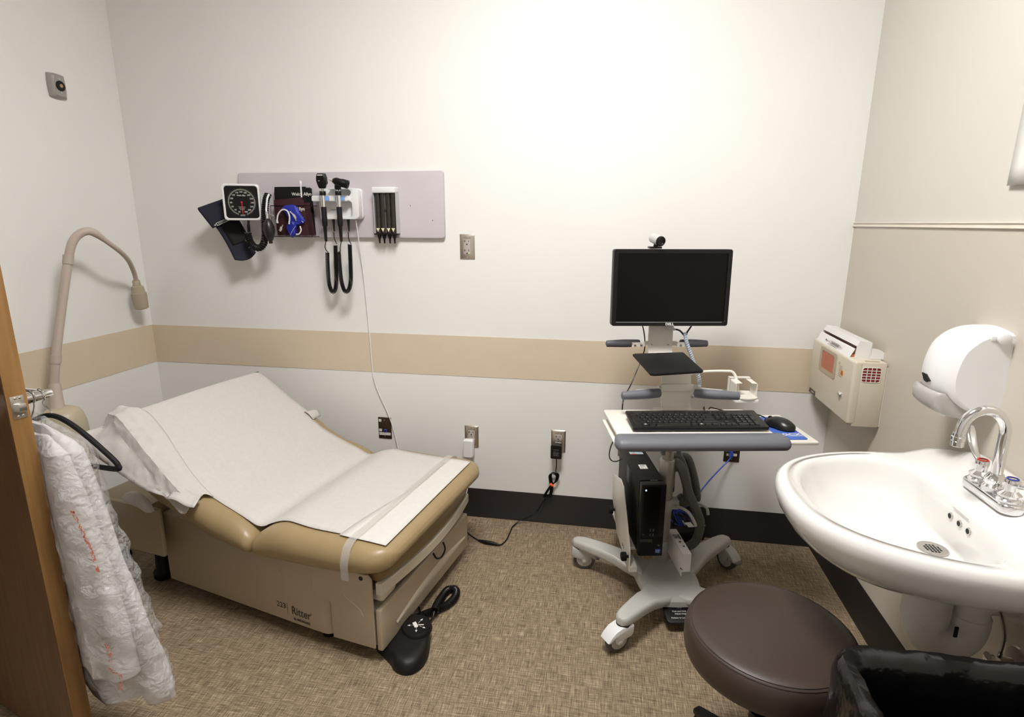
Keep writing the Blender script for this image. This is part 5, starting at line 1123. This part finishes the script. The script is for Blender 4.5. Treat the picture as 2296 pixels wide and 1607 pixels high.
# window: raised frame and red pane on the front (faces -x)
SFM = lambda y, z, x=sx0: frame((x, y, z), (0, -1, 0), (0, 0, 1))
wy = [(3.2390,-0.1610,0.9750), (3.2390,-0.2910,0.9790), (3.2390,-0.3000,0.9010), (3.2390,-0.1720,0.9050)]
yc = sum(p[1] for p in wy) / 4; zc = sum(p[2] for p in wy) / 4
hwid = abs(wy[0][1] - wy[1][1]) / 2; hhei = abs(wy[0][2] - wy[3][2]) / 2
fm = MB(SFM(yc, zc)); O_ = rrect(-hwid - .020, hwid + .020, -hhei - .015, hhei + .013, .010, 4); I_ = rrect(-hwid, hwid, -hhei, hhei, .010, 4)
fm.loft([[(x, y, 0) for x, y in O_], [(x, y, .003) for x, y in O_], [(x, y, .003) for x, y in I_], [(x, y, .0005) for x, y in I_]], cap=(False, False))
obj('window_frame', fm, M_beige, sc_)
obj('window_pane', MB(SFM(yc, zc)).prism(I_, 0, .0012), M_amber, sc_)
lk = (3.2380,-0.3920,0.8540)
obj('lock', MB(SFM(lk[1], lk[2])).lathe([(.0115, 0), (.0115, .004), (.0095, .009), (.0085, .010)], 24).box(-.0012, .0012, -.006, .006, .010, .0105), M_chrome, sc_)
bg = (3.2390,-0.3750,0.9310)
obj('warning_sticker', MB(SFM(bg[1], bg[2])).lathe([(.0115, 0), (.0115, .0006)], 28), mat('orange_sticker', S(226, 132, 36), .5, var=0), sc_)
bs = MB(SFM(bg[1], bg[2], sx0 - .0007))
for a in (90, 210, 330): 
    c = (.0042 * math.cos(math.radians(a)), .0042 * math.sin(math.radians(a)))
    bs.tube([(c[0] + .0036 * math.cos(math.radians(a + b)), c[1] + .0036 * math.sin(math.radians(a + b)), 0) for b in range(-140, 141, 28)], .0005, 4)
bs.tube([(.0026 * math.cos(2 * PI * i / 14), .0026 * math.sin(2 * PI * i / 14), 0) for i in range(14)], .0004, 4, closed=True)
obj('warning_symbol', bs, M_print, sc_)
sp_ = MB(SFM(bg[1] + .030, bg[2], sx0))
for k in range(9):
    n_ = 6 if k > 1 else 3
    for j in range(n_):
        sp_.box(-.006 + .0052 * j + (.006 if k > 1 else -.004), -.002 + .0052 * j + (.006 if k > 1 else -.004), .034 - .0062 * k - .0009, .034 - .0062 * k + .0009, 0, .0005)
obj('instructions', sp_, mat('faint_print', S(128, 122, 112), .6, var=0), sc_)
nl = [(3.2390,-0.0490,0.7750), (3.2390,-0.1380,0.7660)]
ny = (nl[0][1] + nl[1][1]) / 2; nz_ = sz0 + .022
npl = obj('name_plate', MB(SFM(ny - .012, nz_)).prism([(-.036, -.008), (.034, -.008), (.030, .010), (-.036, .010)], 0, .0014), M_bronze, sc_)
obj('lettering', MB(SFM(ny - .014, nz_ + .001, sx0 - .0015)).text('SHARPS', .011, Matrix(), .0001, shear=.3), M_wprint, sc_)
# grid vent on the near side (faces -y)
NFM = lambda x, z, y=sy0: frame((x, y, z), (1, 0, 0), (0, 0, 1))
va, vb = (3.2510,-0.4710,0.9770), (3.3220,-0.4710,0.9260); vx0, vx1, vz1, vz0 = va[0], vb[0], va[2], vb[2]
vx0, vx1 = sx0 + .030, RW - .024
obj('vent_liner', MB(NFM(0, 0)).prism(rrect(vx0, vx1, vz0, vz1, .008, 4), 0, .0008), M_darkred, sc_)
gr = MB(NFM(0, 0)); 
for i in range(1, 4): gr.box(vx0 + (vx1 - vx0) * i / 4 - .0012, vx0 + (vx1 - vx0) * i / 4 + .0012, vz0, vz1, 0, .0018)
for j in range(1, 5): gr.box(vx0, vx1, vz0 + (vz1 - vz0) * j / 5 - .0012, vz0 + (vz1 - vz0) * j / 5 + .0012, 0, .0018)
Oo = rrect(vx0 - .002, vx1 + .002, vz0 - .002, vz1 + .002, .009, 4); Ii = rrect(vx0, vx1, vz0, vz1, .008, 4)
gr.loft([[(x, y, 0) for x, y in Oo], [(x, y, .0018) for x, y in Oo], [(x, y, .0018) for x, y in Ii], [(x, y, 0) for x, y in Ii]], cap=(False, False))
obj('vent_grille', gr, M_label, sc_)
# translucent drop tray on top
yA, yB = -.405, -.062
M_tray = mat('milky_plastic', (.80, .78, .77), .3, var=.01)
lid = MB()
lid.loft([[(x, y, z) for y in (yA, yB) for x, z in ()] or [(sx0 + .004 + a, yA, sz1 + b), (sx0 + .004 + a, yB, sz1 + b), (sx0 + .0065 + a, yB, sz1 + b + .001), (sx0 + .0065 + a, yA, sz1 + b + .001)] for a, b in ((0, -.004), (.016, .030))])
obj('drop_lip', lid, M_tray, sc_)
lip = MB(frame((sx0 + .0095, (yA + yB) / 2, sz1 + .013), (0, -1, 0), (.42, 0, .9)))
lip.tube([(-.075, .002, .003), (-.045, .002, .003)], .0009, 4).prism([(-.082, .002), (-.072, .0055), (-.072, -.0015)], .0025, .0035)
lip.tube([(-.045, .002, .003), (-.02, .006, .003), (.06, .006, .003), (.085, .001, .003), (.06, -.003, .003), (-.02, -.003, .003)], .0008, 4, closed=True)
for k in range(7): lip.box(-.015 + .011 * k, -.010 + .011 * k, -.001, .004, .0026, .0034)
for k in range(12): lip.box(-.04 + .0075 * k, -.036 + .0075 * k, -.0095, -.0078, .0026, .0034)
obj('syringe_print', lip, M_print, sc_)
tr = MB(); x_, X_ = sx0 + .030, sx0 + .075
tr.box(X_ - .003, X_, yA, yB, sz1 - .004, sz1 + .054, bev=.001)
tr.loft([[(x_ - .004, y, sz1 + .040), (x_ + .004, y, sz1 + .060), (X_, y, sz1 + .056), (X_, y, sz1 + .053), (x_ + .005, y, sz1 + .0565), (x_ - .001, y, sz1 + .040)] for y in (yA, yB)])
for y in (yA, yB): tr.prism([(x_ - .008, sz1 - .004), (X_, sz1 - .004), (X_, sz1 + .056), (x_ + .004, sz1 + .060), (x_ - .004, sz1 + .040)], -.002, .002, M=frame((0, y, 0), (1, 0, 0), (0, 0, 1)))
obj('drop_tray', tr, M_tray, sc_)
obj('tray_floor', MB().box(sx0 + .012, X_ - .003, yA + .002, yB - .002, sz1 - .001, sz1 + .010), M_amber, sc_)
qd = [(X_ - .004, sz1 - .003)] + [(X_ + .052 * math.cos(math.radians(a)) - .002, sz1 - .003 + .040 * math.sin(math.radians(a))) for a in range(0, 91, 10)]
obj('tray_flange', MB().prism(qd, -.0015, .0015, M=frame((0, yA - .012, 0), (1, 0, 0), (0, 0, 1))), M_tray, sc_)
obj('lid_slot', MB().box(sx0 + .04, sx0 + .085, sy0 + .010, sy0 + .022, sz1 - .006, sz1 - .002), M_beige, sc_)

# ------------------------------------------------------------------ soap dispenser
so = thing('soap_dispenser', 'white wall soap dispenser with a grey push lever above the sink', 'soap dispenser', (RW, -.98, .99))
prof = [(.0, 1.218), (.040, 1.216), (.072, 1.207), (.100, 1.190), (.124, 1.162), (.137, 1.120), (.140, 1.085), (.136, 1.060), (.124, 1.036), (.104, 1.018), (.078, 1.003), (.045, .995), (.0, .994)]
def soap_rings(ya, yb, inset):
    P = spl([(d, z, 0) for d, z in prof], 4); rings = []
    yc_ = (ya + yb) / 2; hw_ = (yb - ya) / 2
    for y, k in [(ya, .79), (ya + .003, .812)] + [(yc_ + hw_ * f, .82 + .18 * (1 - f * f)) for f in (-.86, -.7, -.5, -.25, 0, .25, .5, .7, .86)] + [(yb - .003, .812), (yb, .79)]:
        rings.append([(RW - max(0, p.x * k), y, 1.105 + (p.y - 1.105) * (.5 + k * .5)) for p in P])
    return rings
obj('cover', MB().loft(soap_rings(-1.055, -.905, 0)), M_white, so, sharp=24)
pd = spl([(.06, 1.012, 0), (.10, 1.022, 0), (.122, 1.038, 0), (.136, 1.050, 0), (.146, 1.038, 0), (.144, 1.014, 0), (.130, .998, 0), (.112, .990, 0), (.082, .986, 0), (.062, .990, 0)], 4)
obj('push_lever', MB().loft([[(RW - (.06 + (p.x - .06) * k), y, p.y) for p in pd] for y, k in ((-1.040, .80), (-1.034, .93), (-1.0, 1.0), (-.955, 1.0), (-.923, .93), (-.917, .80))]), M_paddle, so, sharp=50)
wn = V((.1385, 0, 1.0775)); 
obj('level_window', MB(frame((RW - .1395, -.978, 1.074), (0, -1, 0), (-.10, 0, 1))).prism([(-.020, .010), (.004, .011), (.021, -.003), (.005, -.010), (-.008, -.008)], -.004, .0022, bev=.0008), M_dark, so)
obj('nozzle', MB(T(RW - .085, -.978, 0)).lathe([(.008, .974), (.010, .978), (.010, .995)], 16), M_white, so)
kn = (3.3350,-1.0560,1.1960)
obj('cover_knob', MB(frame((RW - .026, -1.054, 1.199), (1, 0, 0), (0, 0, 1))).lathe([(.0135, -.004), (.0145, .002), (.0145, .010), (.011, .0125)], 20).box(-.026, -.008, -.006, .006, -.004, .004, bev=.002), M_white, so)

# ------------------------------------------------------------------ sink
sk = thing('sink', 'white porcelain wall-hung sink with a deep bowl', 'sink', (RW, -1.235, .66))
YC = -1.235
SP = lambda p, q, z: (RW - p, YC + q, z)
def outer_r(th, cx=.29):
    c, s = math.cos(th), math.sin(th); lo, hi = 0.0, .8
    def inside(p, q):
        if p < .0: return False
        if p < .10: return abs(q) <= .312
        return abs((p - .10) / .442) ** 2.45 + abs(q / .312) ** 2.45 <= 1
    for _ in range(40):
        m_ = (lo + hi) / 2
        if inside(cx + m_ * c, m_ * s): lo = m_
        else: hi = m_
    return lo
def bowl_r(th, cx=.29):
    c, s = math.cos(th), math.sin(th); lo, hi = 0.0, .8
    def inside(p, q):
        if p < .165: return False
        if p < .25:
            k = (p - .165) / .085; return abs(q) <= .16 + .088 * math.sqrt(max(0, 1 - (1 - k) ** 2))
        return abs((p - .25) / .232) ** 2.3 + abs(q / .248) ** 2.3 <= 1
    for _ in range(40):
        m_ = (lo + hi) / 2
        if inside(cx + m_ * c, m_ * s): lo = m_
        else: hi = m_
    return lo
NS = 96; TH = [2 * PI * i / NS for i in range(NS)]
RO = [outer_r(t) for t in TH]; RB = [bowl_r(t) for t in TH]
def sm(x): x = max(0, min(1, x)); return x * x * (3 - 2 * x)
def deck(p, q, z):     # raised back ledge behind the faucet
    return z + .020 * sm((.16 - p) / .10) + .030 * sm((.052 - p) / .022) * sm((.29 - abs(q)) / .10)
def ring(rad, cx=.29, z=0, raise_=False):
    out = []
    for t, r in zip(TH, rad):
        p, q = cx + r * math.cos(t), r * math.sin(t); out.append(SP(p, q, deck(p, q, z) if raise_ else z))
    return out
dcx = .193
def blend(k, z, r0=.045):     # between the drain ring and the bowl outline
    out = []
    for t, r in zip(TH, RB):
        a = V((dcx + r0 * math.cos(t), r0 * math.sin(t), 0)); b = V((.29 + r * math.cos(t), r * math.sin(t), 0)); p = a.lerp(b, k); out.append(SP(p.x, p.y, z))
    return out
rings = [blend(0, .718, .022), blend(0.0, .7192, .034), blend(.3, .727), blend(.55, .738), blend(.75, .754), blend(.88, .778), blend(.955, .806), blend(.99, .826), ring([r + .004 for r in RB], z=.836, raise_=True), ring([r + .014 for r in RB], z=.842, raise_=True)]
rings += [ring([rb + (ro - rb) * .5 for rb, ro in zip(RB, RO)], z=.844, raise_=True), ring([ro - .030 for ro in RO], z=.8455, raise_=True), ring([ro - .012 for ro in RO], z=.8435, raise_=True), ring([ro - .003 for ro in RO], z=.836, raise_=True)]
rings += [ring(RO, z=.822), ring([ro * .995 for ro in RO], z=.806), ring([ro * .965 for ro in RO], z=.785), ring([ro * .90 for ro in RO], z=.760), ring([ro * .80 for ro in RO], z=.735), ring([ro * .66 for ro in RO], z=.708), ring([ro * .48 for ro in RO], z=.682), ring([ro * .28 for ro in RO], z=.668)]
obj('basin', MB().loft(rings), M_porc, sk, sharp=180)
obj('drain', MB(T(*SP(dcx, 0, .7200))).lathe([(.030, -.004), (.032, .001), (.031, .0028), (.024, .0022), (.018, .0015), (.002, .0015)], 36), M_satin, sk)
dh = MB(T(*SP(dcx, 0, .7217)))
for (i, j) in [(a, b) for a in range(-2, 3) for b in range(-2, 3) if a * a + b * b <= 5]: dh.prism(circ(i * .0072, j * .0072, .0026, 10), 0, .0004)
obj('drain_holes', dh, M_dark, sk)
for qx in (.036, .0, -.034):
    c = V(SP(.1672, qx - .030, .806)); obj('overflow_hole', MB(frame(c, (0, -1, 0), (0, 0, 1))).lathe([(.0082, -.003), (.0082, .0006), (.0060, .0008)], 20), M_satin, sk)
    obj('overflow_opening', MB(frame(c, (0, -1, 0), (0, 0, 1))).lathe([(.0062, .0004), (.0062, .0010)], 16), M_dark, sk)
obj('logo', MB(frame(SP(.1675, -.030, .832), (0, -1, 0), (.35, 0, .93))).box(-.030, .030, -.0008, .0008, 0, .001), M_socket, sk)

# faucet on the sink deck
ZD = .864
fa = thing('faucet', 'chrome gooseneck faucet with two blade handles on the sink', 'faucet', SP(.095, 0, ZD))
bp_ = MB(T(*SP(.094, 0, ZD)) @ R(90, 'Z')); bp_.prism([(x, y) for x, y in rrect(-.085, .085, -.026, .026, .0255, 8)], -.006, .017, bev=.006, seg=3)
obj('base_plate', bp_, M_chrome, fa)
sp0 = MB(T(*SP(.094, 0, ZD + .016))); sp0.lathe([(.023, 0), (.023, .012), (.019, .017), (.021, .021), (.021, .030), (.016, .036), (.0135, .042)], 26)
obj('spout_collar', sp0, M_chrome, fa)
arc = [SP(.094, 0, ZD + .05), SP(.094, 0, ZD + .10), SP(.094, 0, ZD + .148)]
for a in range(12, 181, 14):
    arc.append(SP(.094 + .045 - .045 * math.cos(math.radians(a)), 0, ZD + .150 + .055 * math.sin(math.radians(a))))
arc += [SP(.1845, 0, ZD + .142)]
obj('spout', MB().tube(arc, .0112, 18), M_chrome, fa, sharp=70)
obj('aerator', MB(T(*SP(.1848, 0, ZD + .118))).lathe([(.0120, 0), (.0130, .001), (.0130, .012), (.0118, .0135), (.0140, .0145), (.0140, .022), (.0118, .0235), (.0118, .030)], 22), M_chrome, fa)
for q, nm_, mk, dirv in ((.052, 'hot_handle', M_red, (.18, 1.0)), (-.052, 'cold_handle', mat('blue_ring', S(40, 60, 160), .4, var=0), (.05, -1.0))):
    H_ = MB(T(*SP(.094, q, ZD + .016))); H_.lathe([(.023, 0), (.023, .006), (.019, .010), (.022, .013), (.022, .018), (.016, .023), (.0125, .026), (.0125, .040), (.0135, .041), (.0135, .050), (.012, .052)], 24)
    hh = obj(nm_, H_, M_chrome, fa)
    obj('index_ring', MB(T(*SP(.094, q, ZD + .0682))).lathe([(.0085, 0), (.0110, .0002), (.0110, .0014), (.0085, .0018)], 22, cap=(False, False)), mk, hh)
    obj('index_cap', MB(T(*SP(.094, q, ZD + .0675))).lathe([(.0085, 0), (.007, .0014)], 20), M_chrome, hh)
    d = V((dirv[0], dirv[1], 0)).normalized(); b0 = V(SP(.094, q, ZD + .056))
    pth = spl([b0, b0 + d * .020 + V((0, 0, .003)), b0 + d * .045 + V((0, 0, .012)), b0 + d * .070 + V((0, 0, .028)), b0 + d * .088 + V((0, 0, .047)), b0 + d * .098 + V((0, 0, .064))], 6)
    rr_ = []
    side = V((-d.y, d.x, 0))
    for i, p in enumerate(pth):
        t = i / (len(pth) - 1); a = pth[max(i - 1, 0)]; b = pth[min(i + 1, len(pth) - 1)]; nn = (b - a).normalized().cross(side); w_ = .0055 + .0045 * sm(t * 1.3) - .004 * max(0, t - .85) / .15; h_ = .005 - .0022 * t
        rr_.append([tuple(p + side * w_ * math.cos(2 * PI * j / 12) + nn * h_ * math.sin(2 * PI * j / 12)) for j in range(12)])
    obj('blade', MB().loft(rr_), M_chrome, hh, sharp=70)

# plumbing below
tr_ = thing('sink_drain_pipe', 'white covered drain trap under the sink', 'drain pipe', (RW, YC, .45))
obj('tailpiece', MB(T(3.170, YC, 0)).lathe([(.044, .535), (.050, .54), (.050, .668), (.030, .671)], 26), M_insul, tr_)
obj('trap', MB().tube(spl([(3.170, YC, .552), (3.170, YC, .515), (3.186, YC, .487), (3.215, YC, .477), (3.245, YC, .487), (3.262, YC, .515), (3.264, YC, .56)], 6), .045, 18), M_insul, tr_, sharp=70)
obj('wall_pipe', MB().tube(spl([(3.264, YC, .55), (3.266, YC, .585), (3.285, YC, .605), (3.345, YC, .608)], 6), .040, 18), M_insul, tr_, sharp=70)
obj('mounting_collar', MB(frame((RW, YC, .608), (0, -1, 0), (0, 0, 1))).lathe([(.055, 0), (.053, .004), (.042, .006)], 24), M_insul, tr_)
obj('seam', MB(T(3.217, YC - .0452, .535) ).box(-.004, .004, -.001, .003, -.014, .014, bev=.001), M_dark, tr_)
sv = thing('shutoff_valve', 'metal shutoff valve on the wall below the sink, beside the drain trap', 'valve', (RW, -1.36, .5))
obj('mounting_flange', MB(frame((RW, -1.285, .475), (0, -1, 0), (0, 0, 1))).lathe([(.038, 0), (.036, .004), (.016, .010), (.010, .012), (.010, .040)], 24), M_satin, sv)
obj('handle', MB(frame((RW - .05, -1.285, .475), (0, -1, 0), (0, 0, 1))).lathe([(.012, 0), (.018, .004), (.018, .012), (.010, .014)], 12), M_chrome, sv)
obj('supply_tube', MB().tube(spl([(RW - .04, -1.285, .485), (RW - .04, -1.285, .55), (RW - .07, -1.28, .64), (RW - .09, -1.27, .70)], 5), .005, 8), M_chrome, sv)

# ------------------------------------------------------------------ poster on the right wall
po = thing('wall_notice', 'white paper notice on the right wall above the chair rail, cut by the frame', 'notice', (RW, -1.1, 1.56))
obj('sheet', MB().grid(lambda u, v: (RW - .0025 - .012 * (1 - v) ** 2 * (.6 + .4 * math.sin(PI * u)), -.918 - .43 * u - .010 * (1 - v), 1.563 + .56 * v), 12, 12), M_label, po, solid=.0008)
obj('printed_image', MB().grid(lambda u, v: (RW - .0038 - .012 * (1 - (.3 + .55 * v)) ** 2, -.945 - .36 * u, 1.563 + .56 * (.3 + .55 * v)), 8, 8), mat('pale_violet_print', S(206, 204, 226), .6, var=.25, vscale=(14, 14, 14)), po)

# ------------------------------------------------------------------ stool
SC = V((2.808, -1.288, 0))
so_ = thing('stool', 'round dark brown vinyl stool in front of the sink', 'stool', tuple(SC))
obj('seat', MB(T(*SC)).lathe([(.165, .402), (.188, .404), (.199, .414), (.2035, .432), (.2035, .462), (.2000, .478), (.1935, .4895), (.186, .4955), (.16, .4985), (.08, .500), (.002, .5005)], 72), M_seat, so_, sharp=70)
for rr2, z in ((.1935, .4902), (.1885, .4945)):
    obj('seam', MB(T(*SC)).tube([(rr2 * math.cos(2 * PI * i / 72), rr2 * math.sin(2 * PI * i / 72), z) for i in range(72)], .0011, 5, closed=True), mat('seam_brown', S(62, 48, 44), .5, var=0) if rr2 > .19 else bpy.data.materials['seam_brown'], so_)
obj('seat_plate', MB(T(*SC)).lathe([(.09, .388), (.15, .392), (.15, .403)], 36), M_black, so_)
obj('gas_lift', MB(T(*SC)).lathe([(.028, .10), (.028, .25), (.020, .252), (.020, .39)], 20), M_black, so_)
obj('hub', MB(T(*SC)).lathe([(.03, .075), (.045, .08), (.045, .125), (.03, .13)], 22), M_black, so_)
for k in range(5):
    m_ = T(*SC) @ R(72 * k + 200, 'Z'); mb = MB(m_); mb.loft([[(x, y, z) for y, z in ((-w_, zb), (w_, zb), (w_, zt), (-w_, zt))] for x, w_, zb, zt in ((.02, .026, .082, .12), (.12, .02, .075, .105), (.190, .015, .066, .085), (.205, .012, .066, .082))])
    lg = obj('leg', mb, M_black, so_, bevel=.003)
    c_ = MB(m_); c_.lathe([(.024, -.020), (.026, -.016), (.026, -.004), (.024, -.002)], 20, T(.190, .0, .0262) @ R(90, 'X') ); c_.lathe([(.024, .002), (.026, .004), (.026, .016), (.024, .020)], 20, T(.190, .0, .0262) @ R(90, 'X')); c_.box(.175, .205, -.003, .003, .02, .068)
    obj('caster', c_, M_rubber, lg)

# ------------------------------------------------------------------ waste bin with a black bag
bi = thing('waste_bin', 'black waste bin with an open top at the lower right corner', 'waste bin', (3.06, -1.78, 0))
bxc, byc = 3.055, -1.795
def rr3(wx, wy, z, r=.05): return [(bxc + x, byc + y, z) for x, y in rrect(-wx, wx, -wy, wy, r, 6)]
obj('body', MB().loft([rr3(.175, .19, 0), rr3(.178, .193, .006), rr3(.210, .226, .635), rr3(.216, .232, .64), rr3(.216, .232, .662), rr3(.206, .222, .662), rr3(.204, .220, .64), rr3(.172, .187, .01)]), M_bin, bi)
li = thing('bin_liner', 'shiny black plastic bag lining the waste bin, folded over its rim', 'bin liner', (3.06, -1.78, .5))
rings = []
def rough(wx, wy, z, amp, seed, r=.055, n=28):
    base = []
    for x, y in rrect(-wx, wx, -wy, wy, r, 6): base.append(V((bxc + x, byc + y, z)))
    # densify
    out = []
    for i in range(len(base)):
        a, b = base[i], base[(i + 1) % len(base)]; m_ = max(1, int((b - a).length / .012))
        out += [(a, b, j / m_) for j in range(m_)]
    res = []
    for a, b, t in out:
        p = a.lerp(b, t); n3 = noise.noise_vector(V((p.x * 26 + seed * .35, p.y * 26, z * 18))); n4 = noise.noise_vector(V((p.x * 70, p.y * 70 + seed, z * 40)))
        d = V((p.x - bxc, p.y - byc, 0)).normalized(); q_ = p + d * (n3.x * amp + n4.x * amp * .35) + V((0, 0, n3.z * amp * .7)); res.append(q_)
    return res
spec = [(.230, .246, .50, .009), (.233, .249, .55, .010), (.233, .249, .60, .009), (.231, .247, .645, .006), (.225, .241, .672, .006), (.217, .233, .684, .006), (.203, .219, .682, .005), (.190, .206, .66, .006), (.184, .199, .60, .007), (.176, .19, .45, .009), (.166, .18, .25, .009), (.155, .17, .08, .006)]
allr = []
ref = None
for k, (wx, wy, z, amp) in enumerate(spec):
    allr.append(rough(.21, .226, z, 0, 0)) 
nn_ = len(allr[0]); rings = []
for k, (wx, wy, z, amp) in enumerate(spec):
    ring_ = []
    for p in allr[k]:
        x = bxc + (p.x - bxc) * wx / .21; y = byc + (p.y - byc) * wy / .226
        n3 = noise.noise_vector(V((x * 24, y * 24, z * 16))); n4 = noise.noise_vector(V((x * 62, y * 62, z * 34 + 4))); d = V((x - bxc, y - byc, 0)).normalized()
        e = n3.x * amp + n4.x * amp * .5
        if k in (3, 4, 5): e = abs(e) + .002
        ring_.append((x + d.x * e, y + d.y * e, z + n3.z * amp * .8))
    rings.append(ring_)
obj('bag', MB().loft(rings, cap=(False, True)), M_bag, li, sharp=55)

# ------------------------------------------------------------------ world, camera, render look
wd = bpy.data.worlds.new('world'); bpy.context.scene.world = wd; wd.use_nodes = True
wd.node_tree.nodes['Background'].inputs['Color'].default_value = (.5, .45, .4, 1); wd.node_tree.nodes['Background'].inputs['Strength'].default_value = .05
cam = bpy.data.cameras.new('camera'); cam.sensor_width = 36.0; cam.sensor_fit = 'HORIZONTAL'; cam.lens = 1275.0661 / 2296 * 36.0; cam.clip_start = .02
co = bpy.data.objects.new('camera', cam); COL.objects.link(co)
rt, up, fw_ = V((.98521, .17134, .00292)), V((-.04244, .22748, .97286)), V((-.16603, .95859, -.23138))
co.matrix_world = Matrix(((rt.x, up.x, -fw_.x, 2.3815), (rt.y, up.y, -fw_.y, -2.5964), (rt.z, up.z, -fw_.z, 1.4688), (0, 0, 0, 1)))
sc = bpy.context.scene; sc.camera = co
sc.view_settings.view_transform = 'Standard'; sc.view_settings.look = 'None'; sc.view_settings.exposure = EXPO; sc.view_settings.gamma = 1.0; sc.view_settings.use_curve_mapping = False
